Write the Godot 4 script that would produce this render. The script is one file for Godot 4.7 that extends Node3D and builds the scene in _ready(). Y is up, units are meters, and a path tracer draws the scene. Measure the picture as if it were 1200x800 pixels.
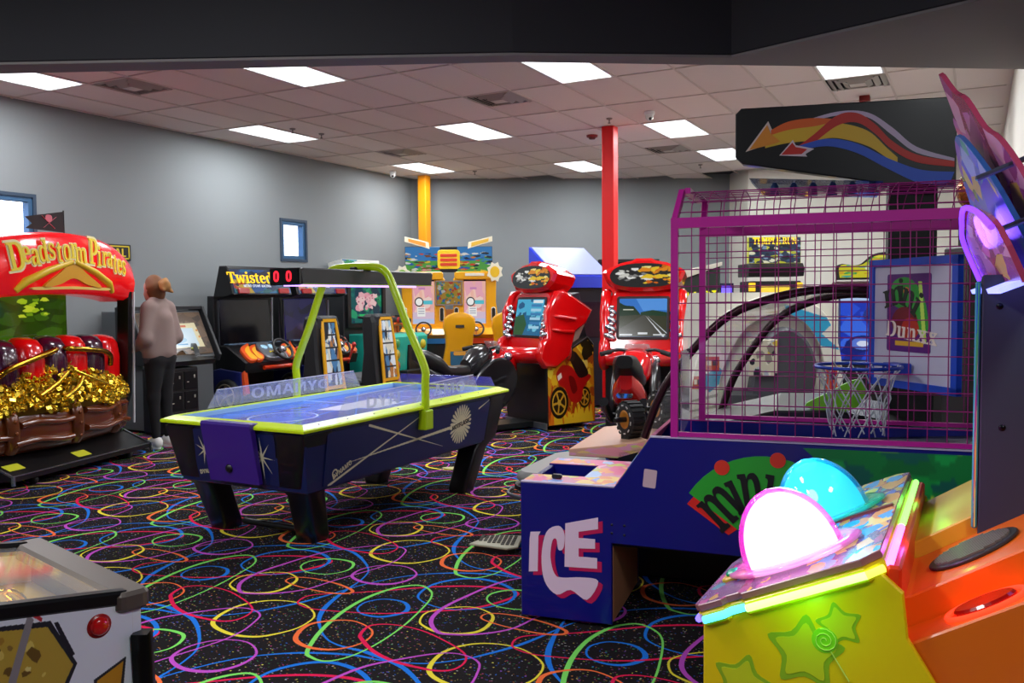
extends Node3D
# An arcade hall: air hockey table, basketball cage, racing, bike and redemption machines under troffer lights.

const DEG := PI / 180.0
var used := {}
var mats := {}
var rng := RandomNumberGenerator.new()

# ---------------------------------------------------------------- mesh builder
class MB:
	var st := SurfaceTool.new()
	func _init():
		st.begin(Mesh.PRIMITIVE_TRIANGLES)
	func v(p, uv, g):
		st.set_smooth_group(g)
		st.set_uv(uv)
		st.add_vertex(p)
	func tri(a, b, c, ua = Vector2.ZERO, ub = Vector2.ZERO, uc = Vector2.ZERO, g = -1):  # counter-clockwise from outside
		v(a, ua, g); v(c, uc, g); v(b, ub, g)
	func quad(a, b, c, d, g = -1, u0 = Vector2(0, 0), u1 = Vector2(1, 1)):
		tri(a, b, c, Vector2(u0.x, u1.y), u1, Vector2(u1.x, u0.y), g)
		tri(a, c, d, Vector2(u0.x, u1.y), Vector2(u1.x, u0.y), u0, g)
	func box(c, s, b = Basis()):
		var h = s * 0.5
		var q = []
		for k in 8:
			q.append(c + b * Vector3(h.x * (1 if k & 1 else -1), h.y * (1 if k & 2 else -1), h.z * (1 if k & 4 else -1)))
		quad(q[4], q[5], q[7], q[6]); quad(q[1], q[0], q[2], q[3])
		quad(q[5], q[1], q[3], q[7]); quad(q[0], q[4], q[6], q[2])
		quad(q[6], q[7], q[3], q[2]); quad(q[0], q[1], q[5], q[4])
		return self
	func bar(a, b, w, h = -1.0):  # square bar between two points
		var t = (b - a).normalized()
		var n = t.cross(Vector3.UP if absf(t.y) < 0.9 else Vector3.RIGHT).normalized()
		return box((a + b) * 0.5, Vector3(w, h if h > 0 else w, a.distance_to(b)), Basis(n, t.cross(n) * -1.0, n.cross(t.cross(n) * -1.0)))
	func prism(poly, z0, z1, xf = Transform3D(), bev = 0.0, g = -1):
		var p = PackedVector2Array(poly)
		if Geometry2D.is_polygon_clockwise(p):
			p.reverse()
		var n = p.size()
		var ins = PackedVector2Array()
		for i in n:
			var d0 = (p[i] - p[(i + n - 1) % n]).normalized()
			var d1 = (p[(i + 1) % n] - p[i]).normalized()
			var n0 = Vector2(-d0.y, d0.x)
			var n1 = Vector2(-d1.y, d1.x)
			var m = (n0 + n1) / maxf(0.3, 1.0 + n0.dot(n1))
			ins.append(p[i] + m * bev)
		var lo = p[0]
		var hi = p[0]
		for q in p:
			lo = lo.min(q); hi = hi.max(q)
		var sz = hi - lo
		var idx = Geometry2D.triangulate_polygon(ins)
		for k in range(0, idx.size(), 3):
			var t = [ins[idx[k]], ins[idx[k + 1]], ins[idx[k + 2]]]
			if (t[1] - t[0]).cross(t[2] - t[0]) < 0:
				t = [t[0], t[2], t[1]]
			var uv = []
			for q in t:
				uv.append(Vector2((q.x - lo.x) / sz.x, 1.0 - (q.y - lo.y) / sz.y))
			tri(xf * v3(t[0], z1), xf * v3(t[1], z1), xf * v3(t[2], z1), uv[0], uv[1], uv[2])
			tri(xf * v3(t[0], z0), xf * v3(t[2], z0), xf * v3(t[1], z0), uv[0], uv[2], uv[1])
		var levels = [[p, z0], [p, z1]] if bev <= 0 else [[ins, z0], [p, z0 + bev], [p, z1 - bev], [ins, z1]]
		for l in levels.size() - 1:
			var A = levels[l]
			var B = levels[l + 1]
			for i in n:
				var j = (i + 1) % n
				quad(xf * v3(A[0][i], A[1]), xf * v3(A[0][j], A[1]), xf * v3(B[0][j], B[1]), xf * v3(B[0][i], B[1]), g, Vector2(0.5, 0.04), Vector2(0.5, 0.04))
		return self
	func v3(a, z):
		return Vector3(a.x, a.y, z)
	func loft(rings, cap = true, loop = false, g = 0, closed = false):
		var m = rings.size()
		var n = rings[0].size()
		for i in (m if loop else m - 1):
			var A = rings[i]
			var B = rings[(i + 1) % m]
			for k in (n if not closed else n - 1):
				var q = (k + 1) % n
				quad(A[k], A[q], B[q], B[k], g, Vector2(float(k) / n, 1.0 - float(i + 1) / m), Vector2(float(k + 1) / n, 1.0 - float(i) / m))
		if cap and not loop:
			for e in [0, m - 1]:
				var c = Vector3.ZERO
				for q in rings[e]:
					c += q
				c /= n
				for k in n:
					if e == 0:
						tri(c, rings[e][(k + 1) % n], rings[e][k])
					else:
						tri(c, rings[e][k], rings[e][(k + 1) % n])
		return self
	func tube(pts, r, sides = 10, loop = false, flat = 1.0):
		var m = pts.size()
		var rings = []
		var nrm = Vector3.ZERO
		for i in m:
			var t = (pts[(i + 1) % m] - pts[i - 1 if i else m - 1]) if loop else (pts[mini(i + 1, m - 1)] - pts[maxi(i - 1, 0)])
			t = t.normalized()
			if i == 0:
				nrm = t.cross(Vector3.UP if absf(t.y) < 0.9 else Vector3.RIGHT).normalized()
			nrm = (nrm - t * nrm.dot(t)).normalized()
			var b = t.cross(nrm)
			var rr = r[i] if r is Array else r
			var ring = []
			for k in sides:
				var a = TAU * k / sides
				ring.append(pts[i] + nrm * cos(a) * rr + b * sin(a) * rr * flat)
			rings.append(ring)
		return loft(rings, true, loop)
	func lathe(prof, n = 24, xf = Transform3D(), g = 0, arc = TAU):
		for i in prof.size() - 1:
			var p = prof[i]
			var q = prof[i + 1]
			for k in n:
				var a = arc * k / n
				var b = arc * (k + 1) / n
				quad(xf * Vector3(p.x * sin(a), p.y, p.x * cos(a)), xf * Vector3(p.x * sin(b), p.y, p.x * cos(b)), xf * Vector3(q.x * sin(b), q.y, q.x * cos(b)), xf * Vector3(q.x * sin(a), q.y, q.x * cos(a)), g, Vector2(float(k) / n, 1.0 - float(i + 1) / prof.size()), Vector2(float(k + 1) / n, 1.0 - float(i) / prof.size()))
		return self
	func ball(c, r, n = 16, b = Basis()):  # r: Vector3 radii
		var prof = []
		for i in n / 2 + 1:
			var a = -PI / 2 + PI * i / (n / 2)
			prof.append(Vector2(maxf(cos(a), 0.001), sin(a)))
		return lathe(prof, n, Transform3D(b * Basis.from_scale(r), c))
	func mesh():
		st.generate_normals()
		return st.commit()

# ---------------------------------------------------------------- nodes
func numbered(n):
	if not used.has(n):
		used[n] = 0
		return n
	used[n] += 1
	return "%s_%03d" % [n, used[n]]

func thing(called, label, category, at, turn = 0.0, group = ""):
	var o = Node3D.new()
	o.name = numbered(called)
	add_child(o)
	o.position = at
	o.rotation.y = turn * DEG
	return meta(o, label, category, group)

func meta(o, label, category, group = "", kind = ""):
	if label: o.set_meta("label", label)
	if category: o.set_meta("category", category)
	if group: o.set_meta("group", group)
	if kind: o.set_meta("kind", kind)
	return o

func part(parent, called, mb, m, label = ""):
	var o = MeshInstance3D.new()
	o.name = numbered(called) if parent == self else called
	o.mesh = mb.mesh() if mb is MB else mb
	o.material_override = m
	parent.add_child(o, true)
	if label: o.set_meta("label", label)
	if called in ["screws", "bolts", "sidewall_marks", "tread_pads", "grille", "wire_ramps"]: o.set_meta("kind", "stuff")
	return o

func struct(called, mb, m):
	var o = part(self, called, mb, m)
	o.set_meta("kind", "structure")
	return o

func copy(o, at, turn, label):
	var c = o.duplicate()
	c.name = numbered(String(o.name).rstrip("0123456789_"))
	add_child(c)
	c.position = at
	c.rotation.y = turn * DEG
	c.set_meta("label", label)
	return c

func rr(w, h, r, n = 4, cx = 0.0, cy = 0.0):  # rounded rectangle
	var p = PackedVector2Array()
	for q in 4:
		var c = Vector2((w / 2 - r) * [1, -1, -1, 1][q], (h / 2 - r) * [1, 1, -1, -1][q])
		for k in n + 1:
			var a = PI / 2 * (q + float(k) / n)
			p.append(c + Vector2(cos(a), sin(a)) * r + Vector2(cx, cy))
	return p

func disc(rx, ry, n = 24, cx = 0.0, cy = 0.0):
	var p = PackedVector2Array()
	for k in n:
		p.append(Vector2(cx + cos(TAU * k / n) * rx, cy + sin(TAU * k / n) * ry))
	return p

func bx(parent, called, c, s, m, rot = Vector3.ZERO, bev = 0.006):  # chamfered box
	var b = Basis.from_euler(rot * DEG)
	bev = minf(bev, minf(s.x, minf(s.y, s.z)) * 0.3)
	var w = Vector2(s.x, s.y) * 0.5
	var poly = [Vector2(-w.x + bev, -w.y), Vector2(w.x - bev, -w.y), Vector2(w.x, -w.y + bev), Vector2(w.x, w.y - bev), Vector2(w.x - bev, w.y), Vector2(-w.x + bev, w.y), Vector2(-w.x, w.y - bev), Vector2(-w.x, -w.y + bev)]
	return part(parent, called, MB.new().prism(poly, -s.z / 2, s.z / 2, Transform3D(b, c), bev), m)

func pz(parent, called, poly, z0, z1, m, bev = 0.004, xf = Transform3D(), g = -1):  # profile in xy, thick along z
	return part(parent, called, MB.new().prism(poly, z0, z1, xf, bev, g), m)

func side_xf(at = Vector3.ZERO):
	return Transform3D(Basis(Vector3(0, 0, -1), Vector3(0, 1, 0), Vector3(1, 0, 0)), at)

func px(parent, called, poly, x0, x1, m, bev = 0.004, g = -1):  # profile given as (z, y), thick along x
	var p = PackedVector2Array()
	for q in poly:
		p.append(Vector2(-q.x, q.y))
	return part(parent, called, MB.new().prism(p, x0, x1, side_xf(), bev, g), m)

func flat_xf(at = Vector3.ZERO):  # xy profile laid flat: x right, y towards -z, thickness up
	return Transform3D(Basis(Vector3(1, 0, 0), Vector3(0, 0, -1), Vector3(0, 1, 0)), at)

func P(a):  # flat list to points
	var p = PackedVector2Array()
	for i in range(0, a.size(), 2):
		p.append(Vector2(a[i], a[i + 1]))
	return p

func V(a):
	var p = []
	for i in range(0, a.size(), 3):
		p.append(Vector3(a[i], a[i + 1], a[i + 2]))
	return p

func smooth(pts, closed = false, n = 6):  # Catmull-Rom through 2D or 3D points
	var out = []
	var m = pts.size()
	for i in (m if closed else m - 1):
		var a = pts[(i + m - 1) % m] if closed else pts[maxi(i - 1, 0)]
		var b = pts[i]
		var c = pts[(i + 1) % m]
		var d = pts[(i + 2) % m] if closed else pts[mini(i + 2, m - 1)]
		for k in n:
			out.append(b.cubic_interpolate(c, a, d, float(k) / n))
	if not closed:
		out.append(pts[m - 1])
	return out

func word(parent, s, height, xf, m, serif = false, depth = 0.004, called = "lettering"):
	var t = TextMesh.new()
	var f = SystemFont.new()
	f.font_names = PackedStringArray(["Droid Serif" if serif else "Droid Sans"])
	f.font_weight = 800
	t.font = f
	t.text = s
	t.font_size = 64
	t.pixel_size = height / 46.0
	t.depth = depth
	t.curve_step = 4.0
	var o = MeshInstance3D.new()
	o.name = called
	o.mesh = t
	o.material_override = m
	o.transform = xf
	parent.add_child(o, true)
	return o

func at(x, y, z, rx = 0.0, ry = 0.0, rz = 0.0, sc = Vector3.ONE):
	return Transform3D(Basis.from_euler(Vector3(rx, ry, rz) * DEG) * Basis.from_scale(sc), Vector3(x, y, z))

# ---------------------------------------------------------------- materials
func mat(hex, rough = 0.5, metal = 0.0, coat = 0.0):
	var key = "%s %s %s %s" % [hex, rough, metal, coat]
	if not mats.has(key):
		var m = StandardMaterial3D.new()
		m.albedo_color = Color(hex)
		m.roughness = rough
		m.metallic = metal
		if coat > 0:
			m.clearcoat_enabled = true
			m.clearcoat = coat
			m.clearcoat_roughness = 0.08
		m.resource_name = "paint"
		mats[key] = m
	return mats[key]

func glow(hex, e):
	var key = "glow %s %s" % [hex, e]
	if not mats.has(key):
		var m = StandardMaterial3D.new()
		m.albedo_color = Color(hex)
		m.emission_enabled = true
		m.emission = Color(hex)
		m.emission_energy_multiplier = e
		m.resource_name = "light_glow"
		mats[key] = m
	return mats[key]

func clear(hex, a, rough = 0.05):
	var key = "clear %s %s" % [hex, a]
	if not mats.has(key):
		var m = StandardMaterial3D.new()
		m.albedo_color = Color(Color(hex), a)
		m.transparency = BaseMaterial3D.TRANSPARENCY_ALPHA
		m.roughness = rough
		m.resource_name = "acrylic"
		mats[key] = m
	return mats[key]

func pic(im, rough = 0.35, emit = 0.0):  # a printed panel, or a lit screen
	var m = StandardMaterial3D.new()
	var t = ImageTexture.create_from_image(im)
	m.albedo_texture = t
	m.roughness = rough
	m.resource_name = "print"
	if emit > 0:
		m.albedo_color = Color(0.1, 0.1, 0.1)
		m.emission_enabled = true
		m.emission_texture = t
		m.emission = Color.BLACK
		m.emission_energy_multiplier = emit
		m.resource_name = "screen_picture"
	return m

func grain(m, scale, depth, freq = 0.08, size = 256, seed_ = 3):
	var n = FastNoiseLite.new()
	n.seed = seed_
	n.frequency = freq
	var t = NoiseTexture2D.new()
	t.width = size
	t.height = size
	t.seamless = true
	t.noise = n
	m.heightmap_enabled = true
	m.heightmap_texture = t
	m.heightmap_scale = depth
	m.uv1_triplanar = true
	m.uv1_world_triplanar = true
	m.uv1_scale = Vector3.ONE * scale
	return m

# ---------------------------------------------------------------- painting printed pictures
func image(w, h, hex):
	var im = Image.create(w, h, false, Image.FORMAT_RGB8)
	im.fill(Color(hex))
	return im

func poly(im, pts, hex):  # points in 0..1, y down
	var W = im.get_width()
	var H = im.get_height()
	var c = Color(hex)
	var lo = 1e9
	var hi = -1e9
	for q in pts:
		lo = minf(lo, q.y); hi = maxf(hi, q.y)
	for y in range(maxi(0, floori(lo * H)), mini(H, ceili(hi * H))):
		var fy = (y + 0.5) / H
		var xs = []
		for i in pts.size():
			var a = pts[i]
			var b = pts[(i + 1) % pts.size()]
			if (a.y <= fy) != (b.y <= fy):
				xs.append(a.x + (fy - a.y) / (b.y - a.y) * (b.x - a.x))
		xs.sort()
		for k in range(0, xs.size() - 1, 2):
			var x0 = clampi(roundi(xs[k] * W), 0, W)
			var x1 = clampi(roundi(xs[k + 1] * W), 0, W)
			if x1 > x0:
				im.fill_rect(Rect2i(x0, y, x1 - x0, 1), c)

func ell(im, cx, cy, rx, ry, hex):
	poly(im, disc(rx, ry, 28, cx, cy), hex)

func rect(im, x, y, w, h, hex):
	im.fill_rect(Rect2i(roundi(x * im.get_width()), roundi(y * im.get_height()), maxi(1, roundi(w * im.get_width())), maxi(1, roundi(h * im.get_height()))), Color(hex))

func stroke(im, a, b, w0, w1, hex):
	var asp = float(im.get_width()) / im.get_height()
	var d = Vector2((b.x - a.x) * asp, b.y - a.y).normalized()
	var n = Vector2(-d.y / asp, d.x)
	poly(im, [a + n * w0 / 2, b + n * w1 / 2, b - n * w1 / 2, a - n * w0 / 2], hex)

func blobs(im, cols, count, s0, s1, seed_, box = Rect2(0, 0, 1, 1)):  # irregular patches of colour
	rng.seed = seed_
	for i in count:
		var c = Vector2(rng.randf_range(box.position.x, box.end.x), rng.randf_range(box.position.y, box.end.y))
		var s = rng.randf_range(s0, s1)
		var pts = []
		var n = rng.randi_range(4, 9)
		for k in n:
			var a = TAU * (k + rng.randf() * 0.5) / n
			pts.append(c + Vector2(cos(a), sin(a)) * s * rng.randf_range(0.45, 1.0))
		poly(im, pts, cols[rng.randi() % cols.size()])

func flames(im, cols, base_y, top, count, seed_):
	rng.seed = seed_
	for l in cols.size():
		for i in count:
			var x = rng.randf()
			var w = rng.randf_range(0.03, 0.09)
			var h = top * rng.randf_range(0.4, 1.0) * (1.0 - 0.22 * l)
			var bend = rng.randf_range(-0.08, 0.08)
			poly(im, smooth([Vector2(x - w, base_y), Vector2(x - w * 0.7 + bend * 0.4, base_y - h * 0.5), Vector2(x + bend, base_y - h), Vector2(x + w * 0.6 + bend * 0.2, base_y - h * 0.45), Vector2(x + w, base_y)], false, 4), cols[l])

# ---------------------------------------------------------------- the scene
func _ready():
	var cam = Camera3D.new()
	cam.position = Vector3(0, 1.57, 0)
	cam.rotation = Vector3(-0.0502, 0.4882, -0.008)
	cam.fov = 42.68
	cam.near = 0.05
	cam.far = 80
	cam.current = true
	add_child(cam)
	var env = Environment.new()
	env.background_mode = Environment.BG_SKY
	var sm = ProceduralSkyMaterial.new()
	sm.sky_top_color = Color(0.55, 0.72, 0.95)
	sm.sky_horizon_color = Color(0.93, 0.96, 1.0)
	sm.ground_horizon_color = Color(0.8, 0.82, 0.84)
	sm.ground_bottom_color = Color(0.5, 0.5, 0.5)
	sm.sky_energy_multiplier = 2.2
	sm.sun_angle_max = 0.0
	env.sky = Sky.new()
	env.sky.sky_material = sm
	env.ambient_light_source = Environment.AMBIENT_SOURCE_DISABLED
	env.tonemap_mode = Environment.TONE_MAPPER_LINEAR
	env.tonemap_exposure = 1.0
	env.sdfgi_enabled = true
	env.ssao_enabled = true
	env.ssil_enabled = true
	var we = WorldEnvironment.new()
	we.environment = env
	add_child(we)

	build_shell()
	build_ceiling()
	build_hockey_table()
	build_basketball()
	build_tyre_machine()
	build_dome_machine()
	build_pinball()
	build_pirate()
	build_person()
	build_left_row()
	build_kart_machine()
	build_bikes()
	build_far_machines()
	build_clutter()

const H := 3.81
func gx(k): return -0.841 - 0.61 * k
func gz(j): return -8.49 - 1.22 * j

func wall(called, a, b, m, y0 = 0.0, y1 = 3.95, t = 0.15):
	# inner face runs from a to b (x, z); the thickness lies to the left of that direction
	var A = Vector3(a[0], 0, a[1])
	var B = Vector3(b[0], 0, b[1])
	var d = (B - A).normalized()
	var n = Vector3(d.z, 0, -d.x)
	var c = (A + B) / 2 + n * t / 2 + Vector3.UP * (y0 + y1) / 2
	return struct(called, MB.new().box(c, Vector3(A.distance_to(B), y1 - y0, t), Basis(d, Vector3.UP, d.cross(Vector3.UP))), m)

func carpet_image():
	var W = 1024
	var T = 1.26
	var im = image(W, W, "#1d191b")
	var col = {"y": Color("#e8d53c"), "p": Color("#c04fc0"), "b": Color("#1f74d8"), "r": Color("#e01c50"), "g": Color("#7fdc62"), "o": Color("#f4703c")}
	rng.seed = 11
	var fleck = [Color("#d8d05a"), Color("#2f6fd0"), Color("#c24a88"), Color("#c8c4c0"), Color("#d08040"), Color("#57b070"), Color("#8050b0")]
	for i in 2300:
		im.fill_rect(Rect2i(rng.randi() % (W - 6), rng.randi() % (W - 6), rng.randi_range(3, 8), rng.randi_range(3, 6)), fleck[rng.randi() % 7].darkened(rng.randf() * 0.45))
	var loops = [
		["b", 0.022, [-3.182, -3.217, -3.074, -3.409, -3.02, -3.563, -2.954, -3.789, -2.829, -4.016, -2.643, -4.173, -2.415, -4.265, -2.247, -4.282, -2.065, -4.341, -1.922, -4.477]],
		["b", 0.030, [-3.637, -4.322, -3.377, -4.252, -3.115, -4.048, -3.022, -3.877, -2.97, -3.626, -2.903, -3.408, -2.81, -3.257, -2.662, -3.121, -2.543, -3.068, -2.377, -3.062]],
		["y", 0.026, [-3.272, -4.279, -3.323, -4.488, -3.227, -4.635, -3.050, -4.667, -2.886, -4.573, -2.843, -4.443, -2.865, -4.335, -2.946, -4.229, -3.099, -4.204]],
		["p", 0.028, [-3.112, -3.896, -3.131, -4.018, -3.060, -4.130, -2.931, -4.163, -2.805, -4.092, -2.775, -3.980, -2.817, -3.877, -2.912, -3.830, -3.020, -3.837]],
		["b", 0.028, [-2.743, -3.471, -2.770, -3.568, -2.717, -3.653, -2.613, -3.669, -2.536, -3.620, -2.508, -3.539, -2.566, -3.447, -2.663, -3.428]],
		["r", 0.026, [-3.092, -3.426, -3.091, -3.536, -2.922, -3.66, -2.770, -3.782, -2.598, -3.927, -2.417, -4.032, -2.242, -4.076, -2.127, -4.042, -2.146, -3.901, -2.241, -3.736, -2.433, -3.589, -2.564, -3.498, -2.714, -3.435, -2.924, -3.379, -3.022, -3.382]],
		["b", 0.028, [-2.581, -3.778, -2.612, -3.949, -2.552, -4.086, -2.442, -4.162, -2.280, -4.146, -2.146, -4.052, -2.109, -3.919, -2.149, -3.821, -2.235, -3.726, -2.349, -3.681, -2.479, -3.702]],
		["g", 0.026, [-2.616, -2.951, -2.715, -3.153, -2.786, -3.399, -2.806, -3.633, -2.765, -3.824, -2.676, -3.920, -2.574, -3.881, -2.504, -3.785, -2.449, -3.602, -2.402, -3.370, -2.387, -3.147, -2.408, -2.991, -2.468, -2.904, -2.552, -2.905]],
		["o", 0.027, [-2.765, -3.040, -2.824, -3.188, -2.762, -3.288, -2.656, -3.335, -2.514, -3.284, -2.459, -3.195, -2.466, -3.094, -2.533, -3.011, -2.649, -2.988]],
		["r", 0.024, [-2.526, -3.218, -2.547, -3.328, -2.451, -3.385, -2.289, -3.382, -2.105, -3.317, -1.978, -3.247, -1.927, -3.171, -1.928, -3.086, -1.984, -3.040, -2.085, -3.030, -2.214, -3.038, -2.352, -3.084, -2.470, -3.161]],
		["y", 0.025, [-2.369, -3.480, -2.403, -3.592, -2.343, -3.696, -2.231, -3.762, -2.110, -3.723, -2.056, -3.637, -2.045, -3.505, -2.115, -3.426, -2.218, -3.403, -2.310, -3.432]],
		["o", 0.021, [-3.385, -3.654, -3.381, -3.719, -3.271, -3.753, -3.092, -3.740, -2.951, -3.692, -2.939, -3.641, -3.026, -3.605, -3.170, -3.602, -3.307, -3.620]],
		["g", 0.022, [-3.483, -3.887, -3.508, -3.991, -3.427, -4.089, -3.289, -4.100, -3.219, -4.042, -3.195, -3.942, -3.256, -3.846, -3.381, -3.827]],
		["p", 0.024, [-2.299, -4.156, -2.357, -3.822, -2.362, -3.646, -2.32, -3.504, -2.218, -3.403, -2.139, -3.408, -2.025, -3.471, -1.923, -3.597, -1.88, -3.79, -1.80, -4.08, -1.79, -4.23, -1.82, -4.35, -1.87, -4.45, -1.97, -4.49, -2.07, -4.46, -2.19, -4.33]]]
	for i in loops.size():
		var L = loops[i]
		var pts = smooth(Array(P(L[2])), i > 1, 14)
		var n = pts.size()
		var c = col[L[0]]
		for k in (n if i > 1 else n - 1):
			var a = pts[k]
			var b = pts[(k + 1) % n]
			var steps = maxi(1, ceili(a.distance_to(b) / T * W / 3.0))
			# the woven stroke swells and thins along its way, as the pattern does
			var w = L[1] * (0.62 + 0.38 * sin(TAU * k / n * (1.0 if i > 1 else 2.0) + i)) * 0.45 / T * W
			for s in steps:
				var q = a.lerp(b, float(s) / steps) / T * W
				var cx = posmod(roundi(q.x), W)
				var cy = posmod(roundi(q.y), W)
				var r = maxf(w, 4.0)
				for y in range(-ceili(r), ceili(r) + 1):
					var hw = r * r - y * y
					if hw < 0:
						continue
					var half = roundi(sqrt(hw))
					var yy = posmod(cy + y, W)
					im.fill_rect(Rect2i(maxi(cx - half, 0), yy, mini(cx + half, W - 1) - maxi(cx - half, 0) + 1, 1), c)
					if cx - half < 0:
						im.fill_rect(Rect2i(W + cx - half, yy, half - cx, 1), c)
					if cx + half >= W:
						im.fill_rect(Rect2i(0, yy, cx + half - W + 1, 1), c)
	return im

func build_shell():
	var cm = StandardMaterial3D.new()
	grain(cm, 1.0 / 1.26, 0.25, 0.35, 512)
	cm.albedo_texture = ImageTexture.create_from_image(carpet_image())
	cm.roughness = 0.95
	cm.metallic_specular = 0.2
	cm.resource_name = "carpet"
	struct("floor", MB.new().box(Vector3(-3.2, -0.05, -6.5), Vector3(13.0, 0.1, 21.6)), cm)
	var grey = grain(mat("#84898b", 0.75).duplicate(), 2.0, 0.05, 0.3)
	var cream = grain(mat("#d6d2c8", 0.8).duplicate(), 2.0, 0.05, 0.3)
	var dark = grain(mat("#25242a", 0.7).duplicate(), 2.0, 0.05, 0.3)
	# left wall with two window openings
	var m = MB.new()
	var X = -9.525
	var wins = [[-6.25, -5.3, 2.0, 2.74], [-10.8, -10.27, 2.2, 2.78]]
	for s in [[-14.0, -10.8, 0.0, 3.95], [-10.8, -10.27, 0.0, 2.2], [-10.8, -10.27, 2.78, 3.95], [-10.27, -6.25, 0.0, 3.95], [-6.25, -5.3, 0.0, 2.0], [-6.25, -5.3, 2.74, 3.95], [-5.3, 4.2, 0.0, 3.95]]:
		m.box(Vector3(X, (s[2] + s[3]) / 2, (s[0] + s[1]) / 2), Vector3(0.15, s[3] - s[2], s[1] - s[0]))
	struct("wall_left", m, grey)
	for i in 2:
		var w = wins[i]
		var fr = MB.new()
		var cz = (w[0] + w[1]) / 2
		var cy = (w[2] + w[3]) / 2
		for e in [-1, 1]:
			fr.box(Vector3(-9.5, cy, cz + e * ((w[1] - w[0]) / 2 - 0.025)), Vector3(0.1, w[3] - w[2], 0.05))
			fr.box(Vector3(-9.5, cy + e * ((w[3] - w[2]) / 2 - 0.025), cz), Vector3(0.1, 0.05, w[1] - w[0] - 0.1))
		var win = struct("window_%d" % (i + 1), fr, mat("#3a6288", 0.4, 0.3))
		part(win, "pane", MB.new().box(Vector3(-9.53, cy, cz), Vector3(0.006, w[3] - w[2] - 0.1, w[1] - w[0] - 0.1)), clear("#eaf4ff", 0.08))
		var tr = MB.new()
		for e in [-1, 1]:
			tr.box(Vector3(-9.444, cy, cz + e * ((w[1] - w[0]) / 2 + 0.02)), Vector3(0.02, w[3] - w[2] + 0.08, 0.04))
			tr.box(Vector3(-9.444, cy + e * ((w[3] - w[2]) / 2 + 0.02), cz), Vector3(0.02, 0.04, w[1] - w[0]))
		part(win, "window_frame", tr, mat("#2b3f55", 0.5))
	wall("wall_back", [-9.45, -13.78], [-4.2, -16.83], grey)
	wall("wall_return", [-4.2, -16.83], [-3.63, -15.87], cream)
	wall("wall_rear", [-3.63, -15.87], [0.3, -15.6], cream)
	wall("wall_right", [0.3, -15.7], [0.3, -4.75], cream)
	wall("wall_jog", [0.3, -4.75], [3.0, -4.75], dark)
	wall("wall_side", [3.0, -4.75], [3.0, 4.05], dark)
	wall("wall_front", [3.1, 4.0], [-9.5, 4.0], dark)
	wall("baseboard_left", [-9.435, 4.0], [-9.435, -13.7], mat("#17171a", 0.6), 0.0, 0.1, 0.012)
	# dark header between the front room and the hall
	var pl = [-9.44, -1.2, -2.42, -4.59, -1.31, -5.28, -0.06, -4.88, 0.29, -4.77, 0.29, -6.5, -1.16, -5.57, -2.49, -4.72, -5.39, -3.38, -9.44, -1.33]
	var p2 = PackedVector2Array()
	for q in P(pl):
		p2.append(Vector2(q.x, -q.y))
	var hd = struct("trim_1", MB.new().prism(p2, 3.0, 3.9, flat_xf(), 0.008), dark)
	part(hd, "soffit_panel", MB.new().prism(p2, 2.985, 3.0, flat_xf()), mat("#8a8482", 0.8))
	struct("wall_header", MB.new().prism(P([0.29, 4.77, -0.06, 4.88, -0.06, 4.8, 2.99, 3.8, 2.99, 4.74]), 3.0, 3.9, flat_xf()), dark)
	# painted posts
	for c in [["bright red square steel post rising to the ceiling behind the bikes", "#e80d12", -4.32, -10.94], ["orange square steel post in the far left corner", "#f79a0a", -9.0, -13.55]]:
		var o = thing("square_post", c[0], "post", Vector3(c[2], 0, c[3]))
		part(o, "shaft", MB.new().prism(rr(0.17, 0.17, 0.012, 2), 0.0, H + 0.002, flat_xf()), mat(c[1], 0.4))
		part(o, "base_plate", MB.new().prism(rr(0.26, 0.26, 0.02, 2), 0.0, 0.02, flat_xf(), 0.004), mat(c[1], 0.45))

const PANEL_ENERGY := 5.6
func troffer(pos, label, group, y = H, energy = PANEL_ENERGY):
	var t = thing("ceiling_light", label, "ceiling light", Vector3(pos.x, y, pos.y), 0, group)
	var f = MB.new()
	for e in [-1, 1]:
		f.box(Vector3(e * 0.285, 0.0, 0), Vector3(0.02, 0.03, 1.19))
		f.box(Vector3(0, 0.0, e * 0.585), Vector3(0.55, 0.03, 0.02))
	part(t, "frame", f, mat("#e8e8e6", 0.4))
	part(t, "diffuser", MB.new().box(Vector3(0, 0.005, 0), Vector3(0.55, 0.01, 1.15)), glow("#f6fbff", 2.4))
	var a = AreaLight3D.new()
	a.name = "lamp"
	a.area_size = Vector2(0.53, 1.13)
	a.light_color = Color(0.97, 0.985, 1.0)
	a.light_energy = energy
	a.shadow_enabled = true
	a.position = Vector3(0, -0.012, 0)
	a.rotation.x = -PI / 2
	t.add_child(a)

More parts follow.
